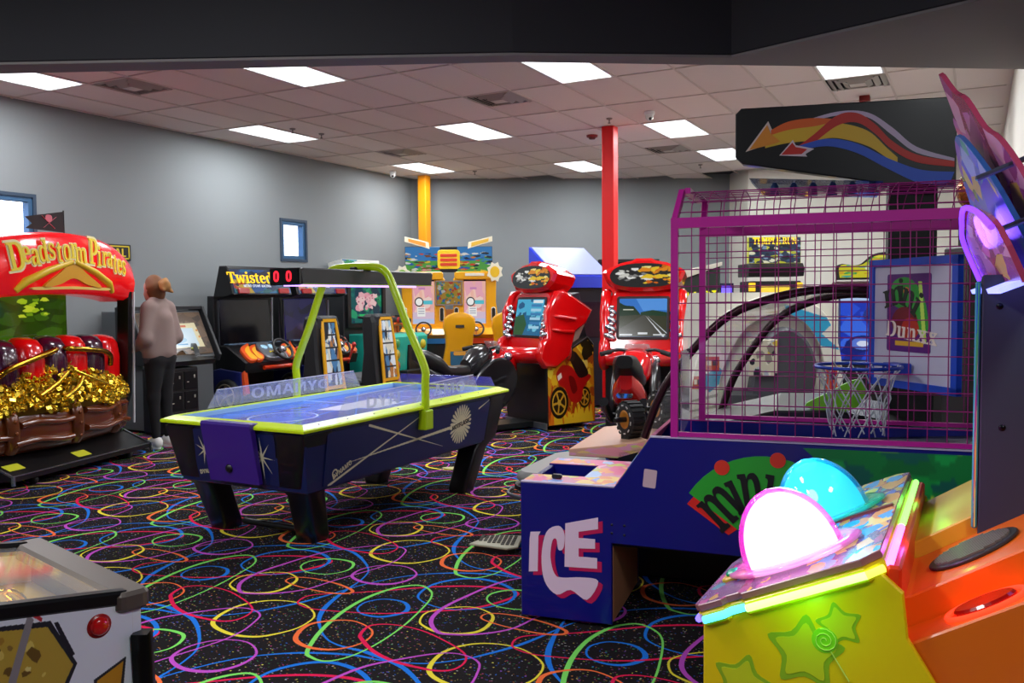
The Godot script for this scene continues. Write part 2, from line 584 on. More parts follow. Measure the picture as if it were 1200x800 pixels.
func build_ceiling():
	var slab = struct("ceiling", MB.new().box(Vector3(-3.2, 3.92, -6.5), Vector3(13.0, 0.06, 21.6)), mat("#2a2a2c", 0.9))
	var fr = MB.new()
	fr.box(Vector3(-3.2, 3.86, 0.4), Vector3(12.6, 0.02, 7.4))
	part(slab, "front_lid", fr, mat("#1d1c20", 0.9))
	var lights = {"12 -3": "troffer at the far left edge of the ceiling above the window", "8 -2": "troffer nearest the dark header on the left, above the hockey table", "4 -1": "troffer touching the dark header near the ceiling's middle", "12 0": "troffer over the grey side wall, between the two windows", "8 1": "troffer in the middle of the ceiling, above the twin racers", "12 3": "troffer in the far left corner beside the orange post", "8 4": "troffer just left of the red post top", "4 2": "troffer right of the red post, beside the dome camera", "4 4": "troffer partly behind the rainbow sign, farthest right row", "0 0": "troffer above the rainbow sign with an air grille at its end", "0 3": "troffer hidden behind the black rainbow sign", "0 -2": "troffer added unseen behind the dark header to brighten the white ride pod"}  # the last troffer is added out of sight to light the ride pod
	var vents = {"11 -2": ["square ceiling vent by the leftmost troffer", 0], "6 0": ["square ceiling vent near the header, between two central troffers", 0], "11 2": ["square ceiling vent ahead of the corner troffer", 0], "5 3": ["square ceiling vent right of the red post", 1], "0 1": ["air grille set against the end of the troffer over the sign", 0]}
	var tm = []
	for hex in ["#ece0da", "#e6dad4", "#f0e6e0"]:
		tm.append(grain(mat(hex, 0.95).duplicate(), 1.7, 0.3, 0.25, 256, 5))
	var full = MB.new().prism(rr(0.605, 1.215, 0.003, 1), 0.0, 0.014, flat_xf(), 0.003).mesh()
	var half = MB.new().prism(rr(0.605, 0.605, 0.003, 1), 0.0, 0.014, flat_xf(), 0.003).mesh()
	rng.seed = 5
	for k in range(-2, 15):
		for j in range(-4, 7):
			var cx = gx(k) - 0.305
			var cz = gz(j) - 0.61
			var back = -13.78 - (cx + 9.45) * 0.581 if cx < -4.2 else -16.0
			if cz - 0.5 < back - 0.6 or cx > 0.2 or cz > -1.0 - (cx + 9.45) * 0.46 + 0.5:
				continue
			var key = "%d %d" % [k, j]
			if lights.has(key):
				troffer(Vector2(cx, cz), "bright rectangular " + lights[key], "ceiling troffers", H + 0.012)
				continue
			var spots = [[full, cz]]
			if vents.has(key):
				var h = vents[key][1]
				spots = [[half, cz + (-0.305 if h == 0 else 0.305)]]
				vent(Vector3(cx, H, cz + (0.305 if h == 0 else -0.305)), vents[key][0])
			for s in spots:
				var o = MeshInstance3D.new()
				o.name = "tile"
				o.mesh = s[0]
				o.material_override = tm[rng.randi() % 3]
				o.position = Vector3(cx, H + 0.006 + rng.randf() * 0.003, s[1])
				slab.add_child(o, true)
	var g = MB.new()
	for k in range(-2, 16):
		g.box(Vector3(gx(k), H + 0.002, -9.4), Vector3(0.022, 0.008, 17.0 if k < 6 else (17.0 - (k - 5) * 0.35)))
	for j in range(-5, 8):
		g.box(Vector3(-4.6, H + 0.0021, gz(j)), Vector3(9.7, 0.008, 0.022))
	part(slab, "grid_rails", g, mat("#d8ccc4", 0.8))
	# front room lamps, behind the header and above the camera
	for s in [[-6.6, 0.2, "over the front room's left part", 9.0], [-3.0, -1.0, "over the front aisle", 9.0], [-3.0, 2.0, "over the front room's entrance", 9.0], [1.3, -0.2, "over the front room's right part", 7.0]]:
		troffer(Vector2(s[0], s[1]), "rectangular troffer " + s[2], "front room troffers", 3.82, s[3])
	for s in [[-9.15, -12.78, "small white dome camera under the ceiling by the far left corner"], [-3.55, -10.3, "small white dome camera beside a troffer right of the red post"]]:
		var t = thing("dome_camera", s[2], "camera", Vector3(s[0], H, s[1]))
		part(t, "base", MB.new().lathe(P([0.0, -0.035, 0.06, -0.035, 0.065, -0.02, 0.065, 0.006]), 20), mat("#eeeeee", 0.4))
		part(t, "dome", MB.new().ball(Vector3(0, -0.05, 0), Vector3(0.05, 0.06, 0.05), 16), mat("#f2f2f2", 0.2))
		part(t, "lens", MB.new().ball(Vector3(0.02, -0.085, 0.03), Vector3(0.02, 0.02, 0.02), 10), mat("#111111", 0.1))
	var where = ["above the red post", "near the side-wall troffer", "by the left wall troffer's end", "in the far left corner area", "toward the rear cream wall"]
	var sp = [[-4.12, -10.42], [-7.9, -9.4], [-7.99, -8.93], [-7.89, -13.5], [-4.2, -14.83]]
	for i in 5:
		var t = thing("sprinkler", "tiny pendant sprinkler head " + where[i], "sprinkler", Vector3(sp[i][0], H, sp[i][1]))
		part(t, "plate", MB.new().lathe(P([0.0, -0.012, 0.035, -0.01, 0.04, 0.006]), 14), mat("#9a8f88", 0.4, 0.5))
		part(t, "head", MB.new().lathe(P([0.0, -0.06, 0.018, -0.058, 0.018, -0.052, 0.006, -0.05, 0.008, -0.01]), 10), mat("#6b5a50", 0.4, 0.7))
	var d = thing("smoke_detector", "dark red round smoke detector on ceiling left of red post", "detector", Vector3(-4.76, H, -11.39))
	part(d, "base", MB.new().lathe(P([0.0, -0.02, 0.075, -0.02, 0.08, 0.006]), 20), mat("#8a1a20", 0.5))
	part(d, "sensor", MB.new().lathe(P([0.0, -0.05, 0.04, -0.048, 0.055, -0.02]), 16), mat("#5c1015", 0.5))
	d = thing("alarm_strobe", "small dark red alarm box on ceiling above rainbow sign", "alarm", Vector3(-1.15, H, -10.73))
	bx(d, "housing", Vector3(0, -0.03, 0), Vector3(0.11, 0.07, 0.11), mat("#7c1512", 0.4))
	bx(d, "lens", Vector3(0, -0.075, 0), Vector3(0.06, 0.02, 0.05), mat("#d8c8c0", 0.2))

func vent(pos, label):
	var t = thing("ceiling_vent", label, "vent", pos, 0, "ceiling air vents")
	var m = MB.new()
	for i in 3:
		var s = 0.585 - i * 0.15
		var h = 0.012 - i * 0.012
		for e in [-1, 1]:
			m.box(Vector3(e * (s / 2 - 0.03), h, 0), Vector3(0.06, 0.006, s), Basis.from_euler(Vector3(0, 0, e * 0.45)))
			m.box(Vector3(0, h, e * (s / 2 - 0.03)), Vector3(s - 0.1, 0.006, 0.06), Basis.from_euler(Vector3(-e * 0.45, 0, 0)))
	part(t, "louvres", m, mat("#a39a92", 0.5, 0.2))
	bx(t, "core", Vector3(0, -0.018, 0), Vector3(0.16, 0.01, 0.16), mat("#cfc6be", 0.5))
	bx(t, "duct", Vector3(0, 0.045, 0), Vector3(0.57, 0.01, 0.57), mat("#141212", 0.9))

# ---------------------------------------------------------------- air hockey table
func build_hockey_table():
	var t = thing("air_hockey_table", "navy air hockey table with lime green rim and overhead light bar", "game table", Vector3(-4.08, 0, -5.2))
	var lime = mat("#d6f200", 0.35, 0.0, 0.4)
	var navy = mat("#101c50", 0.35, 0.0, 0.3)
	var black = mat("#0b0b0d", 0.4, 0.0, 0.2)
	var cream = mat("#cfc4a2", 0.6)
	# body: slightly tapering tub
	var rings = []
	for q in [[0.385, 0.515, 1.15], [0.395, 0.53, 1.165], [0.77, 0.578, 1.245]]:
		var ring = []
		for c in [[1, 1], [1, -1], [-1, -1], [-1, 1]]:
			ring.append(Vector3(c[0] * q[1], q[0], c[1] * q[2]))
		rings.append(ring)
	part(t, "body", MB.new().loft(rings, true, false, -1), navy)
	# rim with mitred corners
	var rim = null
	var R = []
	for c in [[1, 1], [1, -1], [-1, -1], [-1, 1]]:
		var ring = []
		for q in [[0.605, 0.778], [0.608, 0.792], [0.60, 0.80], [0.545, 0.822], [0.53, 0.82], [0.525, 0.765]]:
			ring.append(Vector3(c[0] * q[0], q[1], c[1] * (q[0] + 0.67)))
		R.append(ring)
	rim = part(t, "rim", MB.new().loft(R, false, true, -1), lime)
	var sc = MB.new()
	for k in 9:
		for e in [-1, 1]:
			sc.lathe(P([0.0, 0.0015, 0.005, 0.001, 0.006, -0.004]), 6, Transform3D(Basis.from_euler(Vector3(0, 0, -e * 0.35)), Vector3(e * 0.572, 0.8125, -1.1 + k * 0.275)))
	part(rim, "screws", sc, mat("#2a2a20", 0.3, 0.8))
	# playing surface: printed blue with white marks
	var im = image(256, 512, "#0f4fd6")
	blobs(im, ["#0a3fc0", "#1560e8", "#0d48cc", "#1a6cf0", "#0a38b0"], 60, 0.05, 0.22, 4)
	for k in 12:
		stroke(im, Vector2(0.5, 0.5), Vector2(0.5 + cos(k * TAU / 12) * 0.9, 0.5 + sin(k * TAU / 12) * 0.9), 0.003, 0.012, "#3f8cf4")
	rect(im, 0.0, 0.495, 1.0, 0.008, "#cfe0f8")
	for q in [0.17, 0.83]:
		for r in [[0.21, "#cfe0f8"], [0.195, "#1358de"]]:
			ell(im, 0.5, q, r[0], r[0] * 0.5, r[1])
	poly(im, P([0.40, 0.36, 0.60, 0.33, 0.66, 0.64, 0.46, 0.67]), "#f0f4ff")
	poly(im, P([0.60, 0.40, 0.74, 0.38, 0.78, 0.56, 0.64, 0.58]), "#e4ecff")
	part(t, "playing_surface", MB.new().prism(rr(1.05, 2.39, 0.005, 1), 0.775, 0.785, flat_xf()), pic(im, 0.15))
	# inner pale bumpers
	var bm = MB.new()
	for e in [-1, 1]:
		bm.box(Vector3(e * 0.518, 0.8, 0), Vector3(0.014, 0.03, 2.38))
		for g in [-1, 1]:
			bm.box(Vector3(g * 0.35, 0.8, e * 1.186), Vector3(0.34, 0.03, 0.014))
	part(t, "bumper", bm, mat("#a8d8e8", 0.25))
	# legs: corner blocks that narrow to a foot
	for cx in [-1, 1]:
		for cz in [-1, 1]:
			var L = []
			var fx = (0.27 if cz > 0 else 0.40) if cx > 0 else (0.50 if cz > 0 else 0.45)
			for q in [[0.0, fx, 0.83, 0.078], [0.03, fx, 0.83, 0.084], [0.34, fx * 0.5 + 0.22, 0.98, 0.092], [0.42, fx * 0.3 + 0.31, 1.06, 0.115], [0.76, 0.475, 1.13, 0.145]]:
				var ring = []
				for p in rr(q[3] * 2, q[3] * 2, q[3] * 0.35, 3):
					var x = cx * q[1] + p.x
					var z = cz * q[2] - p.y
					ring.append(Vector3(clampf(x, -0.585 + (0.76 - q[0]) * 0.12, 0.585 - (0.76 - q[0]) * 0.12) if q[0] > 0.3 else x, q[0], clampf(z, -1.255 + (0.76 - q[0]) * 0.2, 1.255 - (0.76 - q[0]) * 0.2) if q[0] > 0.3 else z))
				L.append(ring)
			part(t, "leg", MB.new().loft(L), black)
	var foot = MB.new()
	foot.tube(V([-0.32, 0.06, 0.84, 0.32, 0.06, 0.84]), 0.022, 10)
	part(t, "stretcher", foot, mat("#2a2a2c", 0.3, 0.6))
	# printed side panels: starburst, crossing rays and the makers' lettering
	var si = image(1024, 160, "#101c50")
	var K = "#cfc4a2"
	for k in 26:
		var a = TAU * k / 26 + 0.1
		var d = Vector2(cos(a) * 0.076, sin(a) * 0.45)
		var n = Vector2(-sin(a) * 0.0052, cos(a) * 0.033)
		poly(si, smooth([Vector2(0.775, 0.46), Vector2(0.775, 0.46) + d * 0.8 + n, Vector2(0.775, 0.46) + d, Vector2(0.775, 0.46) + d * 0.8 - n], true, 4), K)
	ell(si, 0.775, 0.46, 0.022, 0.135, K)
	stroke(si, Vector2(0.10, 0.66), Vector2(0.76, 0.47), 0.01, 0.075, K)
	stroke(si, Vector2(0.20, 0.02), Vector2(0.66, 0.86), 0.05, 0.008, K)
	stroke(si, Vector2(0.02, 1.0), Vector2(0.53, 0.0), 0.05, 0.02, K)
	stroke(si, Vector2(0.90, 0.2), Vector2(1.0, 0.0), 0.035, 0.01, K)
	for e in [-1, 1]:
		var xf = Transform3D(Basis.from_euler(Vector3(0, e * PI / 2, 0)) * Basis.from_euler(Vector3(7.3 * DEG, 0, 0)), Vector3(e * 0.5555, 0.58, 0.0))
		var sp = pz(t, "side_print", rr(2.06, 0.345, 0.004, 1), -0.004, 0.0045, pic(si, 0.4), 0.0, xf)
		word(sp, "HOTFLASH", 0.036, xf * at(0.565, 0.012, 0.006, 0, 0, 9), mat("#15131c", 0.5), false, 0.002)
		word(sp, "DYNAMO", 0.032, xf * at(-0.86, -0.09, 0.006, 0, 0, 22), cream, false, 0.002)
		var ri = MB.new()
		for k in 20:
			ri.quad(xf * Vector3(-0.93 + cos(TAU * k / 20) * 0.028, -0.10 + sin(TAU * k / 20) * 0.028, 0.006), xf * Vector3(-0.93 + cos(TAU * (k + 1) / 20) * 0.028, -0.10 + sin(TAU * (k + 1) / 20) * 0.028, 0.006), xf * Vector3(-0.93 + cos(TAU * (k + 1) / 20) * 0.018, -0.10 + sin(TAU * (k + 1) / 20) * 0.018, 0.006), xf * Vector3(-0.93 + cos(TAU * k / 20) * 0.018, -0.10 + sin(TAU * k / 20) * 0.018, 0.006))
		part(sp, "emblem", ri, cream)
	var ei = image(320, 160, "#101c50")
	for s in [[0.79, 0.45, 0.2], [0.13, 0.42, 0.15]]:
		for k in 4:
			var a = PI * k / 4 + (0.35 if s[0] < 0.5 else 0.08)
			var d = Vector2(cos(a) * s[2] * 0.7, sin(a) * s[2] * 2.2)
			var n = Vector2(-sin(a) * 0.012, cos(a) * 0.02)
			poly(ei, [Vector2(s[0], s[1]) - d, Vector2(s[0], s[1]) + n, Vector2(s[0], s[1]) + d, Vector2(s[0], s[1]) - n], K)
	for e in [-1, 1]:
		var xf = Transform3D(Basis.from_euler(Vector3(0, 0.0 if e > 0 else PI, 0)) * Basis.from_euler(Vector3(12.5 * DEG, 0, 0)), Vector3(0, 0.585, e * 1.207))
		var ep = pz(t, "end_print", rr(0.74, 0.335, 0.004, 1), -0.004, 0.0045, pic(ei, 0.4), 0.0, xf)
		word(ep, "DYNAMO", 0.028, xf * at(-0.27, -0.115, 0.006, 0, 0, 10), cream, false, 0.002)
		# purple goal box over the end
		var pp = px(t, "goal_panel", P([e * 1.30, 0.815, e * 1.31, 0.80, e * 1.235, 0.43, e * 1.20, 0.43, e * 1.26, 0.775, e * 1.19, 0.80, e * 1.19, 0.815]), -0.21, 0.21, mat("#3c1a86", 0.4, 0.0, 0.2), 0.004)
		part(pp, "lock", MB.new().lathe(P([0.0, 0.014, 0.022, 0.012, 0.028, 0.0]), 14, Transform3D(Basis.from_euler(Vector3(e * (PI / 2 + 0.2), 0, 0)), Vector3(e * -0.02, 0.52, e * 1.256))), black)
	# clear side guards with outlined lettering
	var acr = clear("#e6ecff", 0.16)
	for s in [[-0.572, -0.72, 0.85, "DYNAMO"], [0.555, 0.0, 0.85, "DYN"], [0.555, -0.8, -0.03, "AMO"]]:
		var g = px(t, "side_guard", P([s[1] - 0.06, 0.825, s[2] + 0.06, 0.825, s[2] - 0.03, 0.945, s[1] + 0.03, 0.96]), s[0] - 0.003, s[0] + 0.003, acr, 0.001)
		var wd = 0.155
		word(g, s[3], 0.075, at(s[0] + (0.0045 if s[0] > 0 else -0.0045), 0.885, (s[1] + s[2]) / 2, 0, 90 if s[0] > 0 else -90, 0, Vector3(1.9, 1, 1)), clear("#dfe6ff", 0.35), false, 0.001)
		var tr = MB.new()
		tr.bar(Vector3(s[0], 0.9455, s[2] - 0.03), Vector3(s[0], 0.9605, s[1] + 0.03), 0.006)
		part(g, "edge", tr, clear("#f4f6ff", 0.55))
	for e in [-1, 1]:
		pz(t, "end_guard", P([-0.5, 0.825, 0.5, 0.825, 0.46, 0.9, -0.46, 0.9]), e * 1.225 - 0.003, e * 1.225 + 0.003, clear("#8a7af0", 0.2), 0.001) if e < 0 else null
	# overhead arch and light bar
	var arch = smooth(V([0.60, 0.70, -0.02, 0.60, 0.95, -0.02, 0.595, 1.08, -0.02, 0.46, 1.36, -0.02, 0.33, 1.66, -0.02, 0.26, 1.77, -0.02, 0.14, 1.805, -0.02, -0.14, 1.805, -0.02, -0.26, 1.77, -0.02, -0.33, 1.66, -0.02, -0.46, 1.36, -0.02, -0.595, 1.08, -0.02, -0.60, 0.95, -0.02, -0.60, 0.70, -0.02]), false, 4)
	var ar = part(t, "arch", MB.new().tube(arch, 0.029, 14), mat("#bfe005", 0.3, 0.0, 0.4))
	for e in [-1, 1]:
		bx(ar, "bracket", Vector3(e * 0.598, 0.70, -0.02), Vector3(0.075, 0.14, 0.1), mat("#a9c808", 0.35))
	var bar = px(t, "light_bar", P([0.72, 1.67, 0.74, 1.765, 0.70, 1.78, -0.84, 1.78, -0.86, 1.765, -0.84, 1.67]), -0.13, 0.13, mat("#25252a", 0.35), 0.008)
	bx(bar, "hanger", Vector3(0, 1.79, -0.02), Vector3(0.06, 0.03, 0.09), black)
	part(bar, "strip_light", MB.new().box(Vector3(0, 1.664, -0.02), Vector3(0.05, 0.012, 1.5)), glow("#b98cff", 3.0))
	var li = MB.new()
	for e in [-1, 1]:
		li.bar(Vector3(e * 0.132, 1.672, -0.84), Vector3(e * 0.132, 1.672, 0.72), 0.006)
	part(bar, "edge_trim", li, mat("#9fc010", 0.4))
	var ds = bx(bar, "score_display", Vector3(0, 1.722, 0.74), Vector3(0.26, 0.115, 0.03), mat("#08080a", 0.15))
	for e in [-1, 1]:
		word(ds, "0", 0.07, at(e * 0.055 - 0.01, 1.722, 0.757), glow("#ff2030", 2.0), false, 0.002, "digit")
	var a = AreaLight3D.new()
	a.area_size = Vector2(0.1, 1.45)
	a.light_color = Color(0.80, 0.78, 1.0)
	a.light_energy = 0.55
	a.shadow_enabled = true
	a.position = Vector3(0, 1.652, -0.02)
	a.rotation.x = -PI / 2
	bar.add_child(a)

# ---------------------------------------------------------------- basketball machine; local x runs from the player to the hoop, z = 0 is the near side, -z away
func build_basketball():
	var t = thing("basketball_machine", "blue basketball arcade machine with magenta wire cage and hoop", "arcade machine", Vector3(-1.94, 0, -3.73), 9)
	var blue = mat("#050c72", 0.35, 0.0, 0.25)
	var mag = mat("#b8148c", 0.4, 0.0, 0.2)
	var W = 0.68
	# two side boards cut to shape
	var prof = P([0, 0.02, 0.45, 0.02, 0.45, 0.41, 2.2, 0.38, 2.2, 0.92, 0.63, 0.92, 0.46, 0.675, 0, 0.675])
	for z in [-0.025, -W]:
		var sb = pz(t, "side_board", prof, z, z + 0.025, blue, 0.004)
		if z > -0.1:
			var tr = MB.new()
			tr.bar(Vector3(0.63, 0.924, -0.012), Vector3(2.2, 0.924, -0.012), 0.026, 0.006)
			tr.bar(Vector3(0, 0.679, -0.012), Vector3(0.46, 0.679, -0.012), 0.026, 0.006)
			part(sb, "edge_trim", tr, mat("#b8a8c8", 0.4))
	bx(t, "front_panel", Vector3(0.012, 0.345, -W / 2), Vector3(0.024, 0.65, W - 0.06), blue)
	bx(t, "inner_panel", Vector3(0.44, 0.345, -W / 2), Vector3(0.02, 0.65, W - 0.06), mat("#b07850", 0.6))
	# printed top deck with a cut-out
	var im = image(256, 256, "#d88aa8")
	blobs(im, ["#e86a9a", "#f0a060", "#c8d060", "#8aa8e8", "#e8b0c8", "#f0d070", "#a8c8f0"], 90, 0.04, 0.2, 8)
	var deck = pz(t, "deck", P([0.0, 0.02, 0.47, 0.02, 0.47, 0.655, 0.0, 0.655, 0.0, 0.5, 0.27, 0.5, 0.27, 0.2, 0.0, 0.2]), 0.665, 0.678, pic(im, 0.4), 0.0, flat_xf())
	bx(deck, "push_button", Vector3(0.15, 0.689, -0.12), Vector3(0.05, 0.022, 0.03), mat("#141418", 0.4))
	var rl = MB.new()
	rl.box(Vector3(0.135, 0.62, -0.2), Vector3(0.27, 0.11, 0.012)); rl.box(Vector3(0.135, 0.62, -0.5), Vector3(0.27, 0.11, 0.012)); rl.box(Vector3(0.27, 0.62, -0.35), Vector3(0.012, 0.11, 0.3))
	part(deck, "chute_lining", rl, blue)
	pz(t, "slope_panel", P([0.462, 0.685, 0.632, 0.93, 0.64, 0.92, 0.472, 0.675]), -W + 0.026, -0.026, pic(im, 0.4), 0.0)
	pz(t, "ball_ramp", P([0.62, 0.80, 2.18, 0.90, 2.18, 0.88, 0.62, 0.78]), -W + 0.026, -0.026, mat("#0c1238", 0.5), 0.0)
	bx(t, "floor_pan", Vector3(1.3, 0.40, -W / 2), Vector3(1.75, 0.02, W - 0.06), mat("#0a0a12", 0.8))
	bx(t, "rear_foot", Vector3(2.0, 0.2, -W / 2), Vector3(0.34, 0.38, W - 0.06), mat("#0b0b16", 0.7))
	# printed marks on the near side board
	var pr = t.get_child(0)
	ice(pr)
	mini_badge(pr)
	var gm = image(128, 32, "#0c7a3a")
	blobs(gm, ["#0f9440", "#0b6a34", "#12a04a", "#0a5c50", "#c0d040"], 26, 0.04, 0.2, 21)
	pz(pr, "green_print", P([1.30, 0.905, 1.42, 0.80, 1.55, 0.62, 1.66, 0.4, 2.19, 0.39, 2.19, 0.905]), 0.0, 0.0015, pic(gm, 0.4), 0.0)
	# cage: square tube frame
	var f = MB.new()
	var x0 = 0.74
	var x1 = 2.17
	var xe = [x0, x0 + 0.05]
	for i in 2:
		var z = [-0.02, -W + 0.02][i]
		f.bar(Vector3(xe[i], 0.92, z), Vector3(xe[i], 1.91, z), 0.032)
		f.bar(Vector3(x1, 0.92, z), Vector3(x1, 1.91, z), 0.032)
		f.bar(Vector3(xe[i] - 0.016, 1.90, z), Vector3(x1, 1.90, z), 0.034, 0.046)
		f.bar(Vector3(xe[i], 0.94, z), Vector3(x1, 0.94, z), 0.02)
		for x in [xe[i], x1]:
			f.bar(Vector3(x, 1.91, z), Vector3(x + 0.02, 2.055, z + (-0.1 if i == 0 else 0.1)), 0.026)
	for x in [x0 + 0.025, x1]:
		f.bar(Vector3(x + 0.02, 2.055, -0.11), Vector3(x + 0.02, 2.055, -W + 0.11), 0.026)
	part(t, "cage_frame", f, mag)
	var wires = mat("#981070", 0.45, 0.1)
	for i in 2:
		var z = [-0.02, -W + 0.02][i]
		var m = MB.new()
		var n = 19
		for k in range(1, n):
			var x = lerpf(xe[i], x1, float(k) / n)
			m.tube(V([x, 0.93, z, x, 1.9, z]), 0.0025, 5)
		for k in range(1, 13):
			m.tube(V([xe[i], 0.93 + k * 0.076, z, x1, 0.93 + k * 0.076, z]), 0.0025, 5)
		part(t, "wire_panel", m, wires)
	var m = MB.new()
	for k in range(1, 20):
		var x = lerpf(x0, x1, float(k) / 20)
		m.tube(smooth(V([x, 1.9, -0.02, x, 1.98, -0.06, x + 0.01, 2.04, -0.11, x + 0.01, 2.055, -0.2, x + 0.01, 2.055, -W + 0.2, x + 0.01, 2.04, -W + 0.11, x, 1.98, -W + 0.06, x, 1.9, -W + 0.02]), false, 3), 0.0025, 5)
	for q in [[1.95, -0.045], [2.0, -0.075], [2.045, -0.12], [2.056, -0.2], [2.056, -0.28], [2.056, -0.36], [2.056, -0.44], [2.056, -0.5], [2.045, -W + 0.12], [2.0, -W + 0.075], [1.95, -W + 0.045]]:
		m.tube(V([x0, q[0], q[1], x1, q[0], q[1]]), 0.0025, 5)
	part(t, "wire_roof", m, wires)
	# clear guard at the mouth of the cage
	var ap = pz(t, "mouth_guard", P([-W + 0.04, 0.93, -0.04, 0.93, -0.04, 1.32, -W + 0.04, 1.30]), -0.003, 0.003, clear("#c8b8e0", 0.28), 0.0, Transform3D(Basis(Vector3(0.07, 0, 1).normalized(), Vector3.UP, Vector3(0, 0, 1).cross(Vector3.UP)), Vector3(x0 + 0.03, 0, 0)))
	# backboard, hoop and net
	var bb = Node3D.new()
	bb.name = "backboard"
	t.add_child(bb)
	bb.position = Vector3(1.77, 1.435, -0.40)
	bb.rotation = Vector3(0, -58 * DEG, 0)
	pz(bb, "board", rr(0.60, 0.60, 0.03), -0.008, 0.008, mat("#c9c4d8", 0.25), 0.003)
	var fr = MB.new()
	for e in [-1, 1]:
		fr.box(Vector3(e * 0.285, 0, 0.004), Vector3(0.035, 0.605, 0.028)); fr.box(Vector3(0, e * 0.285, 0.004), Vector3(0.605, 0.035, 0.028))
	part(bb, "border", fr, mat("#1c4bc4", 0.35))
	var li = image(128, 160, "#5c1a78")
	poly(li, smooth(Array(P([0.12, 0.12, 0.5, 0.05, 0.85, 0.3, 0.95, 0.7, 0.7, 0.75, 0.6, 0.45, 0.2, 0.42])), true, 4), "#2fa838")
	poly(li, P([0.72, 0.1, 0.8, 0.1, 0.92, 0.85, 0.84, 0.9]), "#cdf060")
	ell(li, 0.42, 0.62, 0.3, 0.2, "#7a1020")
	ell(li, 0.55, 0.7, 0.2, 0.14, "#c03018")
	rect(li, 0.2, 0.86, 0.65, 0.06, "#e8b030")
	ell(li, 0.45, 0.22, 0.07, 0.05, "#e87028")
	var lg = pz(bb, "logo_print", rr(0.30, 0.36, 0.01), 0.0075, 0.011, pic(li, 0.3), 0.0, at(-0.02, 0.05, 0))
	for i in 4:
		word(lg, "mini"[i], 0.11, at(-0.125 + i * 0.055, 0.145 - [0.01, 0.0, 0.02, 0.06][i], 0.012, 0, 0, [12, 0, -18, -35][i]), mat("#10240f", 0.5), true, 0.002)
	word(lg, "Dunxx", 0.075, at(0.0, -0.04, 0.012, 0, 0, -6), mat("#f0e0d0", 0.5), true, 0.002)
	var hp = Node3D.new()
	hp.name = "hoop"
	t.add_child(hp)
	hp.position = Vector3(1.53, 1.245, -0.27)
	hp.rotation.y = -54 * DEG
	var ring = []
	for k in 32:
		ring.append(Vector3(cos(TAU * k / 32) * 0.185, 0, sin(TAU * k / 32) * 0.185))
	part(hp, "ring", MB.new().tube(ring, 0.008, 8, true), mat("#1b3fb0", 0.35, 0.3))
	bx(hp, "bracket", Vector3(0, -0.015, -0.215), Vector3(0.12, 0.05, 0.07), mat("#1b3fb0", 0.35, 0.3))
	var net = MB.new()
	for k in 12:
		for dir in [-1, 1]:
			var pts = []
			for s in 7:
				var u = s / 6.0
				var a = TAU * (k + dir * u * 2.2) / 12
				var r = lerpf(0.18, 0.115, sqrt(u)) + 0.008 * sin(k * 3.0 + s * 2.0)
				pts.append(Vector3(cos(a) * r, -u * 0.30 - 0.012 * sin(k * 1.7 + dir), sin(a) * r))
			net.tube(pts, 0.0032, 5)
	part(hp, "net", net, mat("#b9b9c0", 0.8))
	# rear cabinet that carries the board
	bx(t, "rear_post", Vector3(2.185, 1.42, -W / 2), Vector3(0.03, 1.0, W - 0.04), mat("#14141c", 0.5))
	part(t, "sticker", MB.new().prism(rr(0.06, 0.085, 0.006, 2), 0.0, 0.0015, at(0.63, 0.73, 0.0, 0, 0, -6)), mat("#c8a8b0", 0.6), "small torn pale sticker")
	var sw = MB.new()
	for q in [[0.45, 0.50], [0.51, 0.50], [0.45, 0.46], [0.51, 0.455]]:
		sw.lathe(P([0.0, 0.003, 0.006, 0.002, 0.007, 0.0]), 8, Transform3D(Basis.from_euler(Vector3(PI / 2, 0, 0)), Vector3(q[0], q[1], 0)))
	part(t, "screws", sw, mat("#30303a", 0.3, 0.8))

func ice(p):
	# chunky letters: white faces over red offset blocks
	var face = mat("#e6c8dc", 0.5)
	var red = mat("#c01050", 0.5)
	var shapes = {
		"I": [P([0.04, 0.24, 0.085, 0.245, 0.09, 0.42, 0.10, 0.44, 0.05, 0.435, 0.045, 0.40])],
		"C": [PackedVector2Array(smooth(Array(P([0.25, 0.17, 0.18, 0.14, 0.12, 0.20, 0.105, 0.32, 0.13, 0.44, 0.19, 0.475, 0.22, 0.44, 0.215, 0.37, 0.19, 0.36, 0.18, 0.41, 0.16, 0.40, 0.15, 0.32, 0.17, 0.24, 0.21, 0.225, 0.30, 0.235, 0.385, 0.225, 0.33, 0.13])), true, 4))],
		"E": [P([0.22, 0.28, 0.38, 0.285, 0.38, 0.335, 0.29, 0.335, 0.29, 0.375, 0.37, 0.38, 0.37, 0.425, 0.29, 0.425, 0.29, 0.455, 0.385, 0.475, 0.385, 0.53, 0.225, 0.49])]}
	for k in shapes:
		for s in shapes[k]:
			var b = PackedVector2Array()
			for q in s:
				b.append(q + Vector2(0.022, -0.016))
			pz(p, "lettering_shadow", b, 0.0, 0.002, red, 0.0)
			pz(p, "lettering", s, 0.0, 0.0035, face, 0.0)

